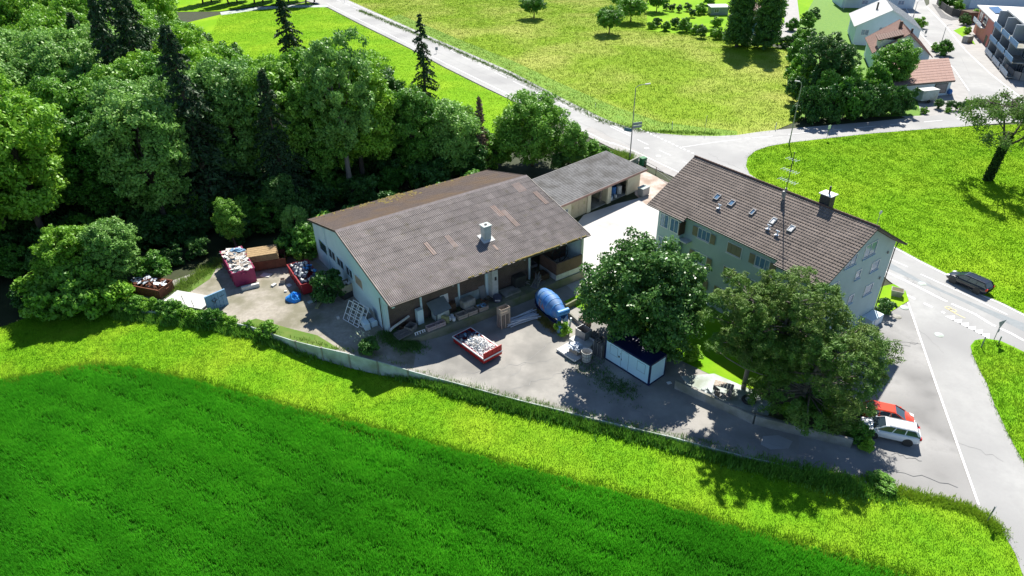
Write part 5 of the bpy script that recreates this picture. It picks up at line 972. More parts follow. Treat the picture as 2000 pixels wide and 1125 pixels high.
# ================================================================== STREET FURNITURE
def lamp(label, ft, top, armpx, z0=.03, group='street lamps'):
    F = at(*ft); best = min(np.arange(3, 14, .05), key=lambda h: abs((cam_px(Vector((F.x, F.y, h)))[1])-top[1])); H = float(best)
    root = thing('street_lamp', label, 'street lamp', (F.x, F.y, 0), 0, group); mb = MB(); r_ = Vector((armpx, 0, 0))
    mb.tube([(0, 0, 0), (0, 0, H*.5), (0, 0, H-.5), (armpx*.3, 0, H-.1), (armpx, 0, H+.12)], [.1, .08, .06, .05, .04], 8); mb.build('pole', 'grey_metal', root)
    mb = MB(); mb.cbox((armpx+math.copysign(.35, armpx), 0, H+.14), (.85, .3, .14), 0, ry=-.12*math.copysign(1, armpx)); mb.build('lamp_head', 'white_rough', root, bevel=.04)
    mb = MB(); mb.lathe([(.0, 1.1), (.14, 1.1), (.14, 0), (0, 0)], 8); mb.build('base', 'grey_metal', root); return root
def cam_px(P):
    d = P-Vector((0, 0, CAMH)); z = d.dot(_F); return 1000+FPX*d.dot(cR)/z, 562.5-FPX*d.dot(cU)/z
def vtop(F, py, lo=.2, hi=15): return float(min(np.arange(lo, hi, .02), key=lambda h: abs(cam_px(Vector((F.x, F.y, h)))[1]-py)))
l1 = lamp('tall street lamp with direction signs at the bend beside the garages', (1230, 310), (1246, 166), 1.5)
mb = MB(); T = Matrix.Rotation(.35, 4, 'Z'); z = vtop(l1.location, 243); mb.prism([(.1, -.02), (.1, .03), (1.5, .03), (1.75, .005), (1.5, -.02)], z-.2, z+.25, T); mb.prism([(.1, -.02), (.1, .03), (1.5, .03), (1.75, .005), (1.5, -.02)], z-.7, z-.28, T); mb.build('direction_sign', 'signback', l1)
mb = MB(); T = Matrix.Rotation(2.6, 4, 'Z'); mb.prism([(.1, -.02), (.1, .03), (1.4, .03), (1.4, -.02)], z-1.3, z-.75, T); mb.build('direction_sign', 'signblue', l1)
lamp('curved street lamp beside the dark trees on the side road', (1541, 282), (1564, 160), -.5)
lamp('street lamp with a low signal box beside the village road', (1834, 98), (1847, 49), .5)
lamp('street lamp at the far bend of the village road', (1783, 36), (1790, 2), .5)
def sign(label, ft, toppx, shape, m, w=.6, extra=None, group=None, rz=.4):
    F = at(*ft); H = vtop(F, toppx); root = thing('road_sign', label, 'sign', (F.x, F.y, 0), rz, group); mb = MB(); mb.tube([(0, 0, 0), (0, 0, H)], .035, 6); mb.build('pole', 'grey_metal', root); mb = MB()
    if shape == 'tri': mb.yprism([(-w*.6, H), (w*.6, H), (0, H-w)], -.06, -.035)
    elif shape == 'disc': mb.add([(w/2*math.cos(a), y, H-w/2+w/2*math.sin(a)) for y in (-.06, -.035) for a in np.linspace(0, 2*PI, 21)[:-1]], [tuple(range(20)), tuple(range(20, 40))[::-1]]+[(i, 20+i, 20+(i+1) % 20, (i+1) % 20) for i in range(20)])
    else: mb.box(-w/2, w/2, -.06, -.035, H-w*1.1, H)
    mb.build('plate', m, root)
    if extra: mb = MB(); mb.box(-.16, .16, -.06, -.035, H-w-.5, H-w-.1); mb.build('small_plate', 'signback', root)
    return root
sign('give way triangle on a pole on the tip of the grass island', (1941, 664), 626, 'tri', 'signback', .95, True)
sign('round sign on a thin pole at the lower corner of the parking lot', (1927, 1020), 989, 'disc', 'signback', .62, rz=.7)
sign('small white information sign beside the side road', (1614, 272), 244, 'box', 'white', .6, True)
sign('thin measuring pole standing in the verge of the meadow', (1376, 260), 226, 'box', 'grey_metal', .12)
sign('little square sign beside the main road behind the spruce', (853, 104), 92, 'box', 'signback', .7)
sign('dark square sign beside the village street lamp', (1846, 102), 90, 'box', 'signback', .9)
sign('small sign near the white-roofed village house', (1806, 70), 59, 'box', 'signback', .8)
for i, (ft, tp, lb) in enumerate((((1312, 254), 238, 'marker post on the meadow verge at the junction'), ((1514, 253), 240, 'marker post on the verge of the side road'), ((1916, 679), 658, 'left dark bollard on the grass island'), ((1950, 671), 657, 'right dark bollard on the grass island'), ((1163, 210), 202, 'small marker post on the upper verge of the main road'), ((673, 6), -2, 'marker post far up the main road'))):
    F = at(*ft); H = vtop(F, tp); o = thing('marker_post', lb, 'post', (F.x, F.y, 0), .3, 'marker posts'); mb = MB(); dark = i in (2, 3); mb.tube([(0, 0, 0), (0, 0, H)], .06, 6); mb.build('post', 'signback' if dark else 'white', o); mb = MB(); mb.tube([(0, 0, H*.78), (0, 0, H*.9)], .064, 6); mb.build('band', 'dark_metal' if not dark else 'grey_metal', o)
P = at(1255, 323); gb = thing('green_bin', 'green grit bin at the roadside behind the garages', 'bin', (P.x, P.y, 0), .5); mb = MB(); mb.prism([(-.5, -.4), (.5, -.4), (.5, .4), (-.5, .4)], 0, 1.25); mb.build('body', 'greenbin', gb, bevel=.05); mb = MB(); mb.box(-.55, .55, -.45, .45, 1.26, 1.38); mb.build('lid', 'greenpaint', gb)
rl = thing('metal_railing', 'rusty metal railing along the ramp edge above the court', 'railing'); P_ = [at(1259, 326), at(1281, 338), at(1313, 362)]
for q in P_: mb = MB(); mb.tube([(q.x, q.y, 0), (q.x, q.y, 1.05)], .05, 6); mb.build('post', 'rust', rl)
for z in (.55, 1.0): mb = MB(); mb.tube([(q.x, q.y, z) for q in P_], .035, 6); mb.build('rail', 'grey_metal', rl)
P = at(1750, 577); ptr = thing('stone_planter', 'square stone planter on the small corner lawn', 'planter', (P.x, P.y, .05), -.5)
mb = MB(); mb.add([(-.5, -.4, 0), (.5, -.4, 0), (.5, .4, 0), (-.5, .4, 0), (-.65, -.5, .75), (.65, -.5, .75), (.65, .5, .75), (-.65, .5, .75), (-.57, -.42, .75), (.57, -.42, .75), (.57, .42, .75), (-.57, .42, .75), (-.57, -.42, .65), (.57, -.42, .65), (.57, .42, .65), (-.57, .42, .65)], [(0, 1, 5, 4), (1, 2, 6, 5), (2, 3, 7, 6), (3, 0, 4, 7), (4, 5, 9, 8), (5, 6, 10, 9), (6, 7, 11, 10), (7, 4, 8, 11), (8, 9, 13, 12), (9, 10, 14, 13), (10, 11, 15, 14), (11, 8, 12, 15), (12, 13, 14, 15)]); mb.build('basin', 'concrete', ptr); mb = MB(); mb.box(-.56, .56, -.41, .41, .66, .72); mb.build('soil', 'garden_soil', ptr)
sign('pale round road sign seen just over the house ridge', (1703, 470), 411, 'disc', 'white_rough', .5)
# garden furniture
P = at(1412, 764); tb = thing('garden_table', 'pale garden table on the patio beside the pines', 'table', (P.x, P.y, .03), -.45); mb = MB(); [mb.box(-.9+i*.3, -.9+i*.3+.28, -.42, .42, .7, .75) for i in range(6)]; mb.build('tabletop', 'wood_pale', tb); [MB().box(x, x+.08, -.35, .35, 0, .7).build('leg', 'dark_metal', tb) for x in (-.75, .67)]
for i, (px, rz, m_) in enumerate((((1398, 768), .5, 'dark_metal'), ((1402, 778), .7, 'dark_metal'), ((1420, 779), 3.4, 'wood_grey'), ((1396, 786), .3, 'white'))):
    P = at(*px); c = thing('garden_chair', ['dark garden chair at the upper left of the patio table', 'dark garden chair below the first one', 'grey garden chair in front of the table', 'white garden chair near the garden wall'][i], 'chair', (P.x, P.y, .03), rz, 'garden chairs'); MB().box(-.24, .24, -.24, .24, .42, .46).build('seat', m_, c); MB().box(-.24, -.2, -.24, .24, .46, .95).build('backrest', m_, c)
    for x in (-.22, .18):
        for y in (-.22, .18): MB().box(x, x+.04, y, y+.04, 0, .42).build('leg', m_, c)
P = at(1462, 784); fb = thing('fire_pit', 'round dark tyre-like fire bowl on the patio', 'fire bowl', (P.x, P.y, .03)); mb = MB(); mb.lathe([(.35, 0), (.62, .05), (.68, .2), (.6, .33), (.42, .34), (.38, .2), (0, .15)], 22); mb.build('ring', 'dark_metal', fb); mb = MB(); mb.lathe([(0, .22), (.36, .21)], 12); mb.build('ash', 'white_rough', fb)
P = at(1307, 748, 0); crate('notice_board', 'small white board lying at the foot of the garden wall', 'board', P, .3, .45, .35, .05, 'white', False)

# ================================================================== TREES AND SHRUBS IN PLACE
def topat(px, py, H, fn=fieldz): P = at(px, py, H); return Vector((P.x, P.y, fn(P.x, P.y)))
# big round maple in front of the house
t = make_tree('maple_tree', 'big round dark green tree in front of the apartment house and behind the site container', 'tree', 11, 11.6, 6.8, .4, 44, 56000, .18, 'leaf_maple', tight=.24, sub=15, r=.35)
P = at(1264, 566, 6.2); t.location = (P.x, P.y-.5, -.1)
# three pines
def pine(seed, label, H, Rr, n, nleaf, loc, side=(0, 0), low=.35):
    g = np.random.default_rng(seed); L = []
    for i in range(n):
        u = i/n; z = H*(low+(1-low)*u**.85); a = i*2.4+g.uniform(-.5, .5); q = Rr*math.sqrt(max(.05, 1-((u-.35)/.75)**2))*g.uniform(.45, .95); L.append((math.cos(a)*q+side[0]*u, math.sin(a)*q+side[1]*u, z+g.uniform(-.4, .4), Rr*g.uniform(.15, .28)))
    root = thing('pine_tree', label, 'tree', group='pines in front of the house'); P, O = crown_pts(g, L, nleaf, 18, .2, .5); npmesh('crown', leaves(P, .16, g, .6, .24, O, .4), 4, 'leaf_pine', root)
    mb = MB(); mb.tube([(0, 0, -.2), (.05, .1, H*.35), (side[0]*.5, side[1]*.5, H*.7), (side[0], side[1], H*.97)], [.24, .19, .12, .03], 9)
    for l in L:
        zz = max(H*.2, l[2]-Rr*.25); t_ = zz/H; s = Vector((side[0]*t_, side[1]*t_, zz)); e = Vector(l[:3]); mb.tube([s, s.lerp(e, .5)+Vector((0, 0, -.15)), e], [.08, .05, .02], 5)
    mb.build('trunk', 'bark_pale', root, smooth=True); root.location = loc; return root
P = at(1452, 758); pine(21, 'left pine of the clump before the house, slender pale trunk', 11.5, 4.4, 52, 36000, (P.x, P.y, 0), (-.9, 0), .28)
P = at(1500, 765); pine(22, 'middle pine of the clump before the house, tallest crown', 12.3, 4.7, 60, 40000, (P.x, P.y, 0), (.3, .3), .28)
P = at(1542, 797); pine(23, 'right pine of the clump, spreading wide over the parked cars', 9.0, 5.5, 68, 48000, (P.x+1.0, P.y, 0), (1.6, -.3), .1)
# shared forms for the wood
shapes = []
FORM = [('broadleaf_tree', 51, 17, 4.8, 2.5, 44, 38000, .195, 'leaf'), ('broadleaf_tree', 52, 19, 5.4, 3, 50, 42000, .2, 'leaf_lime'), ('broadleaf_tree', 53, 18, 5.0, 3, 46, 38000, .195, 'leaf_pale'), ('broadleaf_tree', 54, 16, 4.6, 2, 40, 36000, .17, 'leaf_dark')]
protos = {}
def put(kind, loc, rz, sc, label, group=None, cat='tree', name=None):
    if kind not in protos:
        if kind < 4: f = FORM[kind]; o = make_tree(f[0], label, cat, f[1], *f[2:8], f[8], tight=.33, sub=12)
        elif kind == 4: o = make_spruce('spruce_tree', label, cat, 61, 22, 5.7, levels=44, spray=46, base=.12, gap=.1)
        elif kind == 5: o = make_tree('shrub', label, cat, 71, 2.6, 1.6, .1, 14, 5200, .13, 'leaf', tight=.35, r=.05)
        elif kind == 6: o = make_tree('shrub', label, cat, 72, 2.4, 1.5, .1, 12, 4200, .12, 'leaf_dark', tight=.35, r=.05)
        elif kind == 7: o = make_tree('poplar_tree', label, cat, 73, 24, 2.5, 1.0, 60, 30000, .24, 'leaf_dark', tight=.35, lobes=[(1.9*math.cos(i*2.4)*min(1, (60-i)/20), 1.9*math.sin(i*2.4)*min(1, (60-i)/20), 1.5+i*.37, 1.5 if i < 45 else .8) for i in range(60)])
        elif kind == 8: o = make_tree('orchard_tree', label, cat, 74, 6.5, 4.0, 1.6, 22, 9000, .2, 'leaf', tight=.26)
        elif kind == 9: o = make_tree('clipped_shrub', label, cat, 75, 2.3, 1.2, .0, 10, 4000, .1, 'leaf_dark', tight=.5, r=.05)
        elif kind == 10: o = make_tree('shrub', label, cat, 76, 2.0, 1.4, .0, 12, 3600, .12, 'leaf_lime', tight=.4, r=.05)
        protos[kind] = o
    else:
        o = copy_tree(protos[kind]); o['label'] = label; 
        if 'group' in o.keys(): del o['group']
    o['category'] = cat
    if group: o['group'] = group
    o.location = loc; o.rotation_euler = (0, 0, rz); o.scale = (sc, sc, sc) if not isinstance(sc, tuple) else sc; return o
g = random.Random(17)
# the wood: fill between its front edge and the bright field
front = [at(*q) for q in ((-420, 640), (-100, 580), (40, 535), (180, 500), (330, 470), (420, 455), (490, 440), (560, 425), (600, 415), (700, 380), (860, 352), (950, 330))]
poly = [(p.x, p.y) for p in front]+[(at(950, 300).x, at(950, 300).y), (at(830, 296).x, at(830, 296).y), (at(700, 250).x, at(700, 250).y), (at(560, 205).x, at(560, 205).y), (at(430, 165).x, at(430, 165).y), (at(330, 90).x, at(330, 90).y), (at(240, 40).x, at(240, 40).y), (at(100, -20).x, at(100, -20).y), (at(-300, -20).x, at(-300, -20).y), (at(-500, 300).x, at(-500, 300).y)]
pts = []; tries = 0
while tries < 30000:
    tries += 1; x = g.uniform(-150, 0); y = g.uniform(55, 260); dmin = 4.6 if y < 110 else 6.5
    if inpoly(np.array([x]), np.array([y]), poly)[0] and all((x-a)**2+(y-b)**2 > dmin**2 for a, b in pts): pts.append((x, y))
pts.sort(key=lambda p: p[1])
UN = ['', 'first', 'second', 'third', 'fourth', 'fifth', 'sixth', 'seventh', 'eighth', 'ninth', 'tenth', 'eleventh', 'twelfth', 'thirteenth', 'fourteenth', 'fifteenth', 'sixteenth', 'seventeenth', 'eighteenth', 'nineteenth']
TE = ['', '', 'twent', 'thirt', 'fort', 'fift', 'sixt']
def nth(n): return UN[n] if n < 20 else TE[n//10]+('ieth' if n % 10 == 0 else 'y-'+UN[n % 10])
DL = ['green leafy tree within the closed canopy of the wood', 'yellow green leafy tree within the closed canopy of the wood', 'pale silvery green tree within the closed canopy of the wood', 'dark green leafy tree within the closed canopy of the wood', 'dark spruce standing among the leafy trees of the wood']
GRP = ['green canopy trees of the wood', 'yellow green canopy trees of the wood', 'silvery canopy trees of the wood', 'dark canopy trees of the wood', 'spruces among the wood']
def thl(x, y): q = THi @ Vector((x, y, 0)); return q.x, q.y
cnt = 0; wood = []; ash_y = at(688, 392).y; spr = at(425, 435)
for x, y in pts:
    lx, ly = thl(x, y)
    if -5 < lx < 30 and ly < 13: continue
    sx, sy = cam_px(Vector((x, y, 8)))
    if (x-spr.x)**2+(y-spr.y)**2 < 16 or (350 < sx < 500 and y < spr.y): continue
    if sx < -260 or sx > 1000: continue
    if sy > 620: continue
    n = mnoise.noise((x*.045, y*.045, 3.3)); k = 4 if g.random() < .1 else (1 if n > .12 else (2 if n < -.2 else (0 if g.random() < .6 else 3)))
    if sx > 620 and k == 4: k = 0
    edge = sx > 420
    sc = g.uniform(1.0, 1.25)
    sil = np.interp(sx, [330, 380, 440, 520, 600, 650, 720, 770, 800, 850, 900, 950, 1000], [0, 25, 70, 92, 85, 62, 85, 125, 155, 190, 205, 215, 205])+g.uniform(0, 45)
    if sx > 330: sc = min(sc, vtop(Vector((x, y, 0)), sil, 1.5, 26)/[17, 19, 18, 16, 22][k])
    if sc < .25: continue
    if 630 < sx < 760 and y < ash_y+2: continue
    wood.append((put(k, (x, y, fieldz(x, y)-.1), g.uniform(0, 6.28), (max(sc, .5)*(.95 if sc > .5 else .8), max(sc, .5)*(.95 if sc > .5 else .8), sc), DL[k], GRP[k]), x, y, k, sx)); cnt += 1
rowz = sorted(wood, key=lambda w: w[2]); nrow = 9; per = math.ceil(len(rowz)/nrow)
for r_i in range(nrow):
    seg = sorted(rowz[r_i*per:(r_i+1)*per], key=lambda w: w[4])
    for j, w in enumerate(seg):
        w[0]['label'] = ['green leafy tree', 'yellow green leafy tree', 'silvery green leafy tree', 'dark green leafy tree', 'dark pointed spruce'][w[3]]+', '+nth(j+1)+' from the left in the '+nth(r_i+1)+' row of the wood'
print('wood trees', cnt)
und = []
tries = 0
while len(und) < 95 and tries < 9000:
    tries += 1; i = g.randrange(1, len(front)-1); t_ = g.random(); q = front[i].lerp(front[i+1], t_); x = q.x+g.uniform(-3, 3); y = q.y+g.uniform(-3, 9); lx, ly = thl(x, y)
    if -3 < lx < 27 and ly < 11.2: continue
    if all((x-a)**2+(y-b)**2 > 2.6 for a, b in und): und.append((x, y))
for j in range(26):
    q = hl(-1+j*1.1, 11.3+g.uniform(0, 2.5)); und.append((q.x, q.y))
und.sort(key=lambda p: cam_px(Vector((p[0], p[1], 1)))[0])
for j, (x, y) in enumerate(und): put(6 if j % 3 else 5, (x, y, fieldz(x, y)-.1), j, g.uniform(1.1, 2.1), nth(j+1)+' undergrowth shrub from the left along the shaded front of the wood' if j < 69 else nth(len(und)-j)+' undergrowth shrub from the right along the shaded front of the wood', 'undergrowth shrubs of the wood', 'shrub')
# named trees at the edge of the wood
T_ = lambda k, px, py, H, sc, lb, rz=0., **kw: put(k, topat(px, py, H), rz, sc, lb, **kw)
T_(4, 545, -18, 22, 1.0, 'tall spruce with drooping branches standing out above the bright field')
_b = at(425, 435); put(4, (_b.x, _b.y, 0), .5, (1.25, 1.25, vtop(_b, 42, 8, 34)/22), 'dark spruce rising in the middle of the wood, left of the tall one')
for _q, _t, _w, _l in (((120, 300), 60, 1.1, 'dark spruce deep in the wood near the left edge'), ((215, 260), 20, 1.15, 'dark spruce deep in the wood, second of the back pair'), ((20, 280), 5, 1.2, 'dark spruce at the far left of the wood')): _b = at(*_q); put(4, (_b.x, _b.y, 0), 1.3, (_w, _w, min(1.3, vtop(_b, _t, 8, 34)/22)), _l)
T_(4, 690, 20, 1, 0.001, 'x') if False else None
big = make_tree('ash_tree', 'tall loose ash with visible dark limbs beside the lone spruce', 'tree', 81, 19, 6.4, 5, 30, 21000, .2, 'leaf_pale', 'bark_pale', tight=.24, sub=12, r=.42); _b = at(688, 392); big.location = (_b.x, _b.y, 0); big.scale = (1.0, 1.0, vtop(_b, 50, 8, 30)/19)
sp2 = make_spruce('spruce_tree', 'slim lone spruce with ragged branches against the main road', 'tree', 63, 20, 3.9, levels=32, spray=34, gap=.3, droop=.5, base=.14); sp2.location = topat(818, 22, 20)
rm = make_tree('maple_tree', 'dense rounded pale-tipped maple right behind the hall roof', 'tree', 83, 13, 4.6, 1.0, 40, 30000, .19, 'leaf_pale', tight=.34, sub=20); rm.location = topat(872, 186, 13)
ds = make_spruce('dead_spruce', 'dead brown spruce between the two round trees behind the hall', 'tree', 64, 12, 1.7, 'dead', levels=34, spray=10, droop=.3, base=.03); ds.location = topat(935, 186, 12)
r2 = make_tree('maple_tree', 'broad round green tree between the dead spruce and the main road', 'tree', 85, 12, 5.8, .6, 40, 34000, .19, 'leaf', tight=.3, sub=20); r2.location = topat(1040, 180, 12)
put(0, topat(1122, 232, 9), 1, .5, 'lower leafy tree right of the broad one behind the garages')
put(5, atf(1150, 322, flat), 0, 1.5, 'large shrub at the rear end of the garage roof', cat='shrub'); put(5, atf(1178, 318, flat), 2, 1.0, 'small shrub at the far right end of the trees by the road', cat='shrub'); put(6, atf(1110, 340, flat), 2, 1.7, 'dark shrub hugging the rear of the garage roof', cat='shrub')
put(0, topat(905, 200, 10), 2, .58, 'leafy tree just behind the pale-tipped maple')
# front edge of the wood by the gravel yard
put(1, topat(118, 462, 8.5), .5, (.62, .62, .5), 'bright yellow green tree at the left end, in front of the dark wood')
put(2, topat(205, 448, 8.8), 1.5, (.6, .6, .52), 'bright pale tree beside the scrap skip, right of the yellow green one')
put(5, atf(306, 548, yardz), 1, 1.3, 'bright green shrub behind the scrap skip', cat='shrub')
put(3, topat(540, 340, 8), 1, .5, 'dark leafy tree at the edge behind the plank skip'); put(0, topat(440, 398, 7), 2, .42, 'mid green small tree left of the plank skip')
put(2, topat(572, 408, 6), 3, .34, 'pale leaved small tree between the plank skip and the hall gable')
put(6, atf(645, 590, yardz), 0, (1.35, 1.35, 1.7), 'dense round dark bush between the bag skip and the hall gable', cat='shrub')
for i, (px, sc, k) in enumerate((((95, 604), 2.0, 10), ((140, 610), 2.1, 5), ((190, 607), 2.0, 5), ((232, 600), 1.8, 10))): put(k, atf(*px, fieldz), i, sc, ['bright shrub at the left foot of the yellow green tree', 'green shrub below the yellow green tree', 'green shrub below the bright pale tree', 'bright shrub between the pale tree and the scrap skip'][i], cat='shrub')
for i, (px, sc) in enumerate((((60, 600), 1.2), ((390, 500), 1.1), ((470, 470), 1.3), ((340, 515), 1.0), ((590, 500), 1.2), ((610, 470), 1.4))): put(6, atf(*px, fieldz), i, sc, ['dark shrub at the far left foot of the wood', 'dark shrub at the wood edge behind the gravel yard', 'dark shrub behind the plank skip at the wood edge', 'low dark shrub right of the bright green shrub', 'dark shrub beside the hall gable, upper one', 'dark shrub at the rear corner of the hall gable'][i], cat='shrub')
# hedge growing over the boundary wall
for i, (px, sc, k) in enumerate((((268, 612), .8, 5), ((300, 612), .75, 10), ((345, 622), .8, 5), ((385, 628), .7, 10), ((420, 634), .75, 5), ((455, 640), .6, 10), ((525, 660), .75, 5), ((285, 606), .6, 10), ((322, 614), .6, 5), ((366, 622), .6, 10), ((404, 630), .6, 5), ((438, 634), .55, 10), ((488, 646), .45, 5), ((252, 604), .6, 10))):
    put(k, atf(*px, fieldz), i*1.1, sc, 'leafy shrub draped over the boundary wall, '+['first from the left', 'second from the left', 'third from the left', 'fourth from the left', 'fifth from the left', 'sixth from the left', 'seventh from the left', 'low one between the first two', 'low one before the third', 'low one after the third', 'low one before the fifth', 'low one before the sixth', 'smallest, at the bare wall end', 'outermost at the far left'][i], 'shrubs along the boundary wall', 'shrub')
put(6, atf(722, 690, yardz), 0, .75, 'elder bush with white blossoms by the boundary wall', cat='shrub')
P = atf(710, 676, yardz); rr = np.random.default_rng(6); Q = np.column_stack([rr.normal(P.x, .45, 60), rr.normal(P.y, .3, 60), P.z+rr.uniform(.9, 1.9, 60)]); o = npmesh('blossom', leaves(Q, .09, rr, 1.), 4, 'blossom'); tag(o, 'white flower clusters on the elder bush by the boundary wall', 'flowers', kind='stuff')
put(10, at(1098, 652), 0, .62, 'bright green weedy shrub in front of the mixer', cat='shrub')
for i, (px, sc, k) in enumerate((((1725, 612), .75, 6), ((1585, 800), .8, 5), ((1625, 828), .75, 10), ((1540, 815), .7, 10), ((1672, 858), .7, 5), ((1690, 876), .5, 10), ((1350, 700), .7, 10))): put(k, at(*px), i, sc, ['dark shrub at the base corner of the apartment house', 'green shrub under the right pine', 'yellow green shrub beside the white estate car', 'low yellow green shrub at the garden wall', 'bright shrub at the end of the garden wall', 'small bright shrub below the white estate', 'leafy shrub between the round tree and the pines'][i], cat='shrub')
put(5, atf(1720, 948, fieldz), 2, (.8, .6, .35), 'shaded shrub at the lower end of the boundary wall', cat='shrub')
# meadow trees
for i, (px, py, H, sc) in enumerate(((1043, -6, 6.5, 1.0), (1192, 22, 6.3, 1.05), (1235, 0, 6.5, 1.1), (1215, -18, 6.5, 1.0), (1285, -8, 5, .9))):
    put(8, topat(px, py, H*.95, flat), i*1.3, sc, ['lone round tree in the middle of the meadow', 'gnarled orchard tree nearest the road in the meadow', 'orchard tree just behind the nearest one', 'orchard tree farthest back in the meadow row', 'orchard tree at the garden hedge'][i], 'orchard trees in the meadow')
for i, px in enumerate(((1438, 92), (1492, 96))): P = at(*px); put(7, P, i*2, 1.0, ['left of the two tall poplars at the meadow edge', 'right of the two tall poplars at the meadow edge'][i], 'twin poplars')
# village garden shrubs
GS = [((1282, 52), 1.1, 6), ((1300, 60), .9, 5), ((1318, 55), 1.2, 9), ((1336, 62), 1.3, 5), ((1358, 66), 1.1, 10), ((1370, 74), 1.3, 9), ((1392, 70), .9, 10), ((1402, 76), 1.2, 10), ((1425, 82), 1.2, 9), ((1452, 88), 1.4, 6), ((1475, 92), 1.3, 9), ((1500, 92), 1.5, 9), ((1520, 92), 1.1, 9), ((1540, 94), 1.4, 6), ((1556, 98), 1.0, 6), ((1300, 20), .9, 9), ((1312, 22), .9, 9), ((1326, 24), .9, 9), ((1343, 22), 1.0, 9), ((1352, 34), 1.0, 9), ((1368, 28), 1.4, 10), ((1385, 10), 1.3, 5), ((1400, 52), 1.2, 10), ((1340, 46), .8, 10), ((1524, 30), 1.0, 5), ((1530, 15), .9, 10), ((1546, 60), 1.2, 5), ((1575, 55), 1.6, 5), ((1590, 35), 1.2, 6), ((1560, 78), 1.3, 10), ((1575, 85), 1.4, 5)]
gsh = []; gsx = []
for i, (px, sc, k) in enumerate(GS):
    P = at(*px); gsh.append(put(k, P, i, sc, '', ['leafy village garden shrubs', 'clipped village garden shrubs'][k == 9], 'shrub')); gsx.append((px[0], k))
for j, i in enumerate(sorted(range(len(gsh)), key=lambda i: gsx[i][0])): gsh[i]['label'] = ('clipped dark shrub' if gsx[i][1] == 9 else 'loose leafy shrub')+' around the village garden, '+nth(j+1)+' from the left'
P = at(1281, 56); put(10, (P.x-1.5, P.y, 0), 0, .9, 'silvery round shrub at the left end of the garden hedge', cat='shrub')
# trees by the village houses
pn1 = make_tree('pine_tree', 'dark irregular pine left of the red roofed house', 'tree', 91, 13, 5.0, 3, 26, 20000, .2, 'leaf_dark', tight=.22, squash=.6, asp=.4); pn1.location = topat(1622, 62, 13, flat)
pn2 = dup(pn1, topat(1652, 80, 11, flat), 2, .85, 'second dark pine right behind the first one by the red roofed house')
rt = make_tree('broadleaf_tree', 'dense round green tree in front of the red roofed house', 'tree', 93, 10.5, 4.4, 1.0, 34, 22000, .2, 'leaf', tight=.32); rt.location = topat(1760, 80, 10.5, flat)
for i, (px, sc, k) in enumerate((((1572, 232), 1.9, 6), ((1595, 236), 2.0, 6), ((1620, 234), 2.0, 6), ((1645, 232), 1.9, 5), ((1670, 230), 2.0, 6), ((1695, 228), 1.9, 6), ((1718, 226), 1.8, 6), ((1740, 224), 1.7, 6), ((1762, 220), 1.4, 6), ((1562, 200), 2.0, 6), ((1558, 165), 1.9, 5), ((1556, 130), 1.9, 5), ((1570, 180), 2.0, 5), ((1600, 205), 2.1, 5), ((1650, 200), 2.1, 5), ((1700, 195), 2.1, 5))):
    P = at(*px); put(k, P, i*.9, (sc, sc, sc*(1.45 if i < 9 else 1.2)), 'tall dark hedge shrub along the side road, '+nth(i+1)+' from the left' if i < 9 else 'leafy shrub filling the garden behind the roadside hedge, number '+['one', 'two', 'three', 'four', 'five', 'six', 'seven'][i-9]+' counted from the left edge', 'hedge shrubs by the side road' if i < 9 else 'garden shrubs behind the roadside hedge', 'shrub')
for i, (px, sc) in enumerate((((1803, 222), .55), ((1832, 212), .8), ((1854, 214), .75), ((1872, 216), .75), ((1887, 208), .6), ((1850, 220), .45))): put(9 if i in (1, 2, 3) else 10, at(*px), i, sc, ['small shrub at the left end of the bed by the trailer', 'first round clipped shrub by the white annex', 'second round clipped shrub by the white annex', 'third round clipped shrub by the white annex', 'small shrub at the right end of the bed', 'low pale shrub in front of the clipped row'][i], cat='shrub')
for i, (px, sc, k) in enumerate((((1793, 55), 1.3, 10), ((1840, 108), 1.3, 5), ((1826, 100), .9, 10), ((1883, 48), 1.2, 6), ((1900, 42), 1.5, 10), ((1888, 66), .8, 10), ((1850, 15), 1.8, 5), ((1870, 20), 1.3, 10), ((1960, 118), .9, 10), ((1985, 122), 1.0, 6))): put(k, at(*px), i, sc, ['round shrub between the white roofed house and the village road', 'green shrub at the foot of the village lamp', 'pale shrub behind the village lamp shrub', 'low hedge shrub across the village road', 'tall yellow shrub before the pink building', 'rough shrub behind the small container', 'leafy tree-like shrub behind the dark fence', 'light shrub behind the dark fence', 'garden shrub under the balconies', 'dark garden shrub under the balconies'][i], cat='shrub')
# old sparse cherry with ivy trunk
P = at(1928, 352); ot = thing('old_cherry_tree', 'old sparse tree with an ivy covered trunk in the green field beyond the road', 'tree', (P.x, P.y, 0)); g2 = np.random.default_rng(97)
mb = MB(); tips = []
def branch(p, d, l, r_, dep):
    q = p+d*l*.5+Vector(g2.normal(0, .06*l, 3)); e = p+d*l; mb.tube([p, q, e], [r_, r_*.8, r_*.6], 6 if dep < 2 else 4)
    if dep >= 4: tips.append((q, e)); return
    for j in range(4 if dep < 1 else 3 if dep < 3 else 4):
        a_ = j*2.1+g2.uniform(-.5, .5); nd = (d*.75+Vector((math.cos(a_), math.sin(a_), 0))*g2.uniform(.45, .95)+Vector((0, 0, .2 if dep < 1 else .0 if dep < 2 else -.5))).normalized(); branch(e, nd, l*g2.uniform(.68, .95)*(.95 if dep else .8), r_*.58, dep+1)
branch(Vector((0, 0, -.2)), Vector((.1, 0, 1)).normalized(), 5.6, .34, 0); mb.build('trunk', 'bark', ot)
tp = np.array([(q.lerp(e, u)+Vector(g2.normal(0, .32, 3)))[:] for q, e in tips for u in g2.uniform(-.8, 1.15, 80)]); npmesh('crown', leaves(tp, .17, g2, .2), 4, 'leaf_cherry', ot)
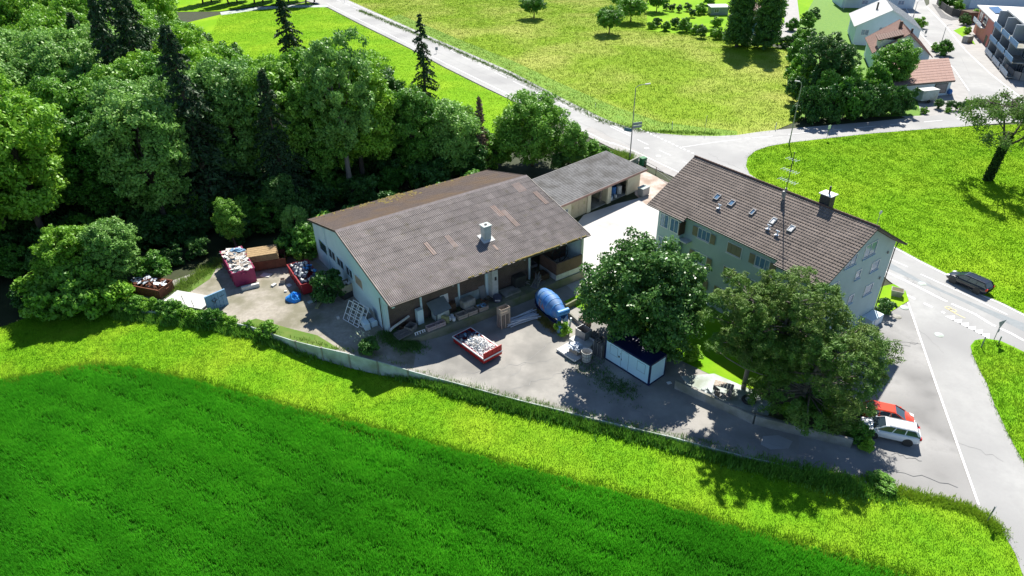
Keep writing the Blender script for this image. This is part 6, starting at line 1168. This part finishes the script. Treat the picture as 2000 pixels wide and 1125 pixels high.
iv = np.array([(.42*math.cos(a)*(1-.02*z)+.1*z, .42*math.sin(a)*(1-.02*z), z) for a, z in zip(g2.uniform(0, 6.28, 4200), g2.uniform(0, 1, 4200)*7.0)])*np.array([1, 1, 1])+g2.normal(0, .14, (4200, 3)); iv[:, :2] *= 1; npmesh('ivy', leaves(iv, .2, g2, .2), 4, 'ivy', ot)
# far trees behind the bright field
for i, x in enumerate(range(388, 620, 17)): P = at(x, 12-(i % 3)*4); put(3 if i % 3 else 0, (P.x, P.y+4, 0), i, .8, nth(i+1)+' dark tree from the left in the row beyond the bright field', 'far row of trees beyond the bright field')

# ================================================================== VILLAGE
def gabled(name, label, Fp, Bp, wl, wr, rz_, el, er, roofm, wallm, over=.6, strips=.6, wins=()):
    d = (Bp-Fp); a = math.atan2(d.y, d.x); L = d.xy.length; root = thing(name, label, 'house', (Fp.x, Fp.y, 0), a)   # local x: front -> back, y: left(+) of it
    for s, w, e in ((1, wl, el), (-1, wr, er)):
        mb = MB(); pr = [(0, rz_), (s*w, e), (s*w, e-.18), (0, rz_-.18)]; mb.xprism(pr if s > 0 else pr[::-1], 0, L)
        n = int(L/strips)
        for i in range(n+1): x = min(L-.06, i*L/n); q = [(0, rz_+.06), (s*w, e+.06), (s*w, e+.004), (0, rz_+.004)]; mb.xprism(q if s > 0 else q[::-1], x, x+.06)
        mb.build('roof', roofm, root)
    k = over; hw = lambda s, w, e: (s*(w-k), e+(rz_-e)*k/w-.2)
    mb = MB(); poly = [(-(wr-k), -.1), ((wl-k), -.1), hw(1, wl, el), (0, rz_-.2), hw(-1, wr, er)]; mb.xprism(poly, k, L-k); wl_ = mb.build('walls', wallm, root)
    for (x, y, z, w, h, face) in wins:
        T = Matrix.Translation((k-.02, y, z)) @ Matrix.Rotation(-PI/2, 4, 'Z') if face == 'F' else Matrix.Translation((x, wl-k+.02, z)) @ Matrix.Rotation(PI, 4, 'Z') if face == 'L' else Matrix.Translation((x, -(wr-k)-.02, z)); window(root, T, w, h, 'white', 'glass_blue', 1)
    return root, L
A_ = at(1778, 66, 8.6); B_ = at(1757.5, 38, 8.6); hr, L_ = gabled('red_roof_house', 'house with a pinkish brown tiled gable roof and a dormer beside the village road', A_, B_, 6.6, 5.8, 8.6, 4.0, 3.9, 'village_tile', 'wall_white_blue', wins=((0, 1.0, 5.0, 1.6, 1.3, 'F'), (0, 4.2, 1.6, 1.4, 1.3, 'F')))
mb = MB(); mb.box(8.2, 9.0, .5, 1.1, 7.5, 9.6); mb.build('chimney', 'village_tile_dark', hr); mb = MB(); mb.box(4.5, 5.0, -1.3, -.9, 7.5, 8.9); mb.build('chimney', 'dark_metal', hr)
mb = MB(); mb.yprism([(1.0, 4.2), (5.6, 4.2), (5.6, 6.9), (1.0, 6.9)], 1.6, 5.4); dm = mb.build('dormer', 'white_rough', hr)
mb = MB(); mb.xprism([(1.0, 8.25), (5.9, 6.75), (5.9, 6.6), (1.0, 8.1)], .6, 6.0); [mb.xprism([(1.0+j*.45, 8.26-j*.138), (1.45+j*.45, 8.2-j*.138), (1.45+j*.45, 8.12-j*.138), (1.0+j*.45, 8.1-j*.138)], .62, 5.98) for j in range(11)]; mb.build('dormer_roof', 'village_tile_dark', dm)
# single storey annex with low roof
c4 = [at(1803, 112, 3.6), at(1853, 113, 3.6), at(1866, 157, 3.2), at(1808, 162, 3.2), at(1690, 130, 3.2), at(1700, 112, 3.6)]
c4 = [at(1803, 112, 3.7), at(1853, 113, 3.7), at(1866, 157, 3.15), at(1808, 162, 3.15)]
_fl = c4[3]+(c4[3]-c4[2])*1.6; _bl = _fl+(c4[1]-c4[2]); fr_ = (c4[2]-_fl).normalized(); sd_ = (c4[1]-c4[2]).normalized()
an = thing('garage_annex', 'low annex with a flat pinkish tiled roof at the corner of the village road', 'building', (_fl.x, _fl.y, 0))
_O = Vector((_fl.x, _fl.y, 0)); FL_, FR_, BR_, BL_ = [q-_O for q in (_fl, c4[2], c4[1], _bl)]
def para(mb, a0, a1, b0, b1, dz0, dz1, z=None):   # a along the front, b towards the back, as fractions
    def pt(a_, b_): q = FL_+(FR_-FL_)*a_+(BL_-FL_)*b_; return q
    vs = [(*pt(x_, y_).xy, (pt(x_, y_).z if z is None else 0)+d_) for d_ in (dz0, dz1) for x_, y_ in ((a0, b0), (a1, b0), (a1, b1), (a0, b1))]
    return mb.add(vs, [(3, 2, 1, 0), (4, 5, 6, 7), (0, 1, 5, 4), (1, 2, 6, 5), (2, 3, 7, 6), (3, 0, 4, 7)])
mb = MB(); para(mb, 0, 1, 0, 1, -.22, 0)
for i in range(19): para(mb, i/19, i/19+.004, 0, 1, .002, .04)
for i in range(9): para(mb, 0, 1, i/9, i/9+.004, .003, .045)
mb.build('roof', 'village_tile', an)
mb = MB(); para(mb, .03, .97, .05, .96, -.05, 2.88, 0); mb.build('walls', 'wall_white_blue', an); mb = MB(); para(mb, 0, 1.002, -.006, -.001, -.3, .04); mb.build('fascia', 'gutter', an)
mb = MB(); para(mb, .76, .93, .044, .0495, .5, 2.5, 0); w_ = mb.build('window', 'dark_metal', an); mb = MB(); para(mb, .77, .92, .042, .0438, .6, 2.4, 0); mb.build('pane', 'glass', w_)
P = at(1806, 199); tr = thing('box_trailer', 'pale grey box trailer parked by the annex', 'trailer', (P.x, P.y, .03), .25); mb = MB(); mb.box(-1.9, 1.9, -.95, .95, .5, 2.5); mb.build('body', 'concrete_pale', tr, bevel=.12); mb = MB(); mb.box(-1.95, 1.95, -1.0, 1.0, 2.5, 2.6); mb.build('roof', 'white_rough', tr, bevel=.04); mb = MB(); mb.box(1.91, 1.94, -.8, .8, .7, 2.3); mb.build('door', 'wall_blue', tr); mb = MB(); mb.tube([(-1.9, 0, .5), (-3, 0, .45)], .06, 6); mb.build('drawbar', 'dark_metal', tr)
for s in (-1, 1): mb = MB(); mb.lathe([(0, -.1), (.34, -.1), (.34, .1), (0, .1)], 14, Matrix.Translation((-.1, s*1.0, .34)) @ Matrix.Rotation(PI/2, 4, 'X')); mb.build('wheel', 'tyre', tr)
A_ = at(1744.6, 19.7, 9); B_ = at(1728, -4, 9); hw_, L_ = gabled('white_roof_house', 'house with a bright white metal roof behind the red roofed house', A_, B_, 8.0, 8.2, 9, 4.6, 4.3, 'white_roof', 'wall_white_blue', strips=.8, wins=((0, 6.0, 2.5, 1.8, 1.4, 'F'), (0, 2.0, 3.5, 1.6, 1.2, 'F')))
mb = MB(); mb.box(8, 8.4, 2.4, 2.8, 7, 9.4); mb.build('chimney', 'dark_metal', hw_)
P = at(1700, 16); bh = thing('white_house', 'tall white house cut by the top edge behind the white roofed house', 'house', (P.x, P.y, 0), -.15); mb = MB(); mb.box(-9, 13, 0, 12, 0, 8); mb.build('walls', 'wall_white_blue', bh); mb = MB(); mb.box(-9.5, 13.5, -.5, 12.5, 8, 8.4); mb.build('roof', 'white_roof', bh)
for x in (-3, 2, 8): window(bh, Matrix.Translation((x, -.03, 4.5)), 1.8, 1.2, 'white', 'glass_blue', 1); window(bh, Matrix.Translation((x, -.03, 1.2)), 1.8, 1.2, 'white', 'glass_blue', 1)
mb = MB(); mb.box(-9, -4, -2.5, -.0, 3.2, 3.4); mb.box(-9, -4, -2.5, -2.42, 3.4, 4.3); [mb.box(x, x+.12, -2.45, -2.33, 0, 3.2) for x in (-8.9, -4.2)]; mb.build('balcony', 'white', bh)
P = at(1358, 26); P = at(1388, 30); sh = thing('garden_shed', 'garden shed with a white flat roof behind the hedge', 'shed', (P.x, P.y, 0), 0); mb = MB(); mb.box(0, 5.4, 0, 4.2, 0, 2.3); mb.build('walls', 'signback', sh); mb = MB(); mb.box(-.3, 5.7, -.4, 4.6, 2.3, 2.5); mb.build('roof', 'white', sh); window(sh, Matrix.Translation((1, -.03, .8)), 1.4, 1.1, 'white', 'glass', 1)
P = at(1440, 72); th_ = thing('teal_house', 'pale teal house wall showing between the two poplars', 'house', (P.x, P.y, 0), 0); mb = MB(); mb.box(0, 11, 0, 9, 0, 5.2); mb.build('walls', 'cblue', th_); mb = MB(); mb.yprism([(-.6, 5.2), (11.6, 5.2), (5.5, 8)], -.5, 9.5); mb.build('roof', 'village_tile_dark', th_); window(th_, Matrix.Translation((4.4, -.03, 2)), 1.5, 1.3, 'white', 'glass_blue', 1)
# pink and grey apartment block
c0, c1, c2 = at(1900, 62), at(1935, 103), at(1967, 126); pa = math.atan2(c1.y-c0.y, c1.x-c0.x); pL = (c1-c0).xy.length
pk = thing('pink_building', 'salmon pink flats with solar panels on a white roof across the village road', 'building', (c0.x, c0.y, 0), pa)   # local x toward camera along street, +y = away from the street
mb = MB(); mb.box(0, pL, 0, 16, 0, 6.6); mb.build('walls', 'pink', pk)
mb = MB(); mb.box(-.8, pL+.8, -.9, 16.5, 6.6, 6.85); rfp = mb.build('roof', 'white_roof', pk)
for i, (x, y) in enumerate(((2.5, 1), (9.5, 5), (2.5, 8))): mb = MB(); mb.cbox((x+5, y+1.2, 7.15), (9 if i == 0 else 6, 2.2, .06), 0, rx=.12); mb.build('solar_panel', 'solar', pk)
for x, w, z, h, m_ in ((1.5, 4, 3.6, 2.2, 'glass'), (7, 5, 3.6, 2.2, 'glass'), (pL-5, 2, 3.8, 1.8, 'dark_metal'), (pL-10, 2.2, 0, 2.3, 'dark_metal'), (pL-5.5, 3.2, 0, 3.0, 'dark_metal')): window(pk, Matrix.Translation((x, -.03, z)), w, h, 'dark_metal', m_, 1)
for x in (1.2, 6.8):
    mb = MB(); mb.box(x, x+5, -1.1, -.04, 3.1, 3.3); bl_ = mb.build('balcony', 'white_rough', pk); mb = MB(); mb.box(x, x+5, -1.15, -1.1, 3.3, 4.3); mb.build('glass_rail', 'glass_blue', bl_)
gr = thing('grey_flats', 'grey block of flats with stacked balconies at the right edge', 'building', (c1.x, c1.y, 0), pa)
mb = MB(); mb.box(.5, 26, 1.5, 18, 0, 10); mb.build('walls', 'grey_wall', gr); mb = MB(); mb.box(0, 27, .2, 18.5, 10, 10.3); mb.build('roof', 'white_roof', gr); [MB().box(a, a+.5, -1.2, 1.48, 0, 10).build('fin_wall', 'grey_wall', gr) for a in (.5, 9, 17.5)]
for fl in range(3):
    for x in (1.2, 9.7, 18.2):
        z = .3+fl*3.1; mb = MB(); mb.box(x, x+7.5, -1.6, 1.45, z, z+.2); b_ = mb.build('balcony', 'concrete', gr); mb = MB(); mb.box(x, x+7.5, -1.66, -1.6, z+.2, z+1.2); [mb.box(x+j*.75, x+j*.75+.05, -1.7, -1.66, z, z+1.25) for j in range(11)]; mb.build('railing', 'cblue' if fl else 'glass_blue', b_); window(gr, Matrix.Translation((x+1, 1.45, z+.25)), 5, 2.2, 'white_rough', 'glass', 2)
def fence_line(name, label, pts, h, m):
    root = thing(name, label, 'fence'); P_ = [at(*p) for p in pts]; k = 0
    for a, b in zip(P_, P_[1:]):
        d = b-a; mb = MB(); c = (a+b)/2; mb.cbox((c.x, c.y, h/2+.05), (d.length-.1, .07, h), math.atan2(d.y, d.x)); mb.build('panel', m, root); mb = MB(); mb.cbox((a.x, a.y, h/2+.1), (.12, .14, h+.1), math.atan2(d.y, d.x)); mb.build('post', 'dark_metal', root)
fence_line('garden_fence', 'grey panel fence in front of the grey flats', [(1946, 126), (1955, 135), (1965, 144), (1976, 154), (1990, 158), (2010, 160), (2030, 162)], 1.7, 'grey_metal')
fence_line('dark_fence', 'dark curved fence above the stone slope across the village road', [(1829, 8), (1836, 16), (1846, 24), (1858, 31), (1872, 34), (1890, 35), (1910, 33)], 2.0, 'dark_metal')
sheet('stone_slope', [(1820, 8), (1829, 10), (1845, 27), (1858, 34), (1880, 37), (1858, 40), (1838, 35)], 'stone_black', .07)
P = at(1888, 83); crate('waste_container', 'pale grey waste container beside the village pavement', 'container', (P.x, P.y, 0), .5, 2.4, 1.5, 1.7, 'concrete', False)
P = at(1925, 42); crate('entry_hut', 'small dark roofed hut behind the dark fence', 'hut', (P.x-3, P.y, 0), .1, 8, 4, 3, 'brown_wood', False)
P = at(1960, 14); nb = thing('blue_house', 'pale blue house beyond the pink flats at the top right edge', 'house', (P.x, P.y, 0), .1); mb = MB(); mb.box(-12, 20, 0, 10, 0, 9); mb.build('walls', 'wall_white_blue', nb); mb = MB(); mb.box(-12.4, 20.4, -.4, 10.4, 9, 9.3); mb.build('roof', 'white_roof', nb); [window(nb, Matrix.Translation((x, -.03, 4.5)), 2.2, 1.4, 'white', 'glass', 1) for x in (-9, -3, 4, 11)]
P = at(1853, 186); bq = thing('covered_grill', 'blue covered grill standing at the corner of the annex', 'grill', (P.x, P.y, .03)); mb = MB(); mb.lathe([(.45, .3), (.5, .8), (.3, 1.2), (0, 1.3)], 10); mb.build('cover', 'mixer_blue', bq); mb = MB(); [mb.tube([(x, y, 0), (x, y, .4)], .04, 5) for x in (-.3, .3) for y in (-.3, .3)]; mb.build('legs', 'dark_metal', bq)
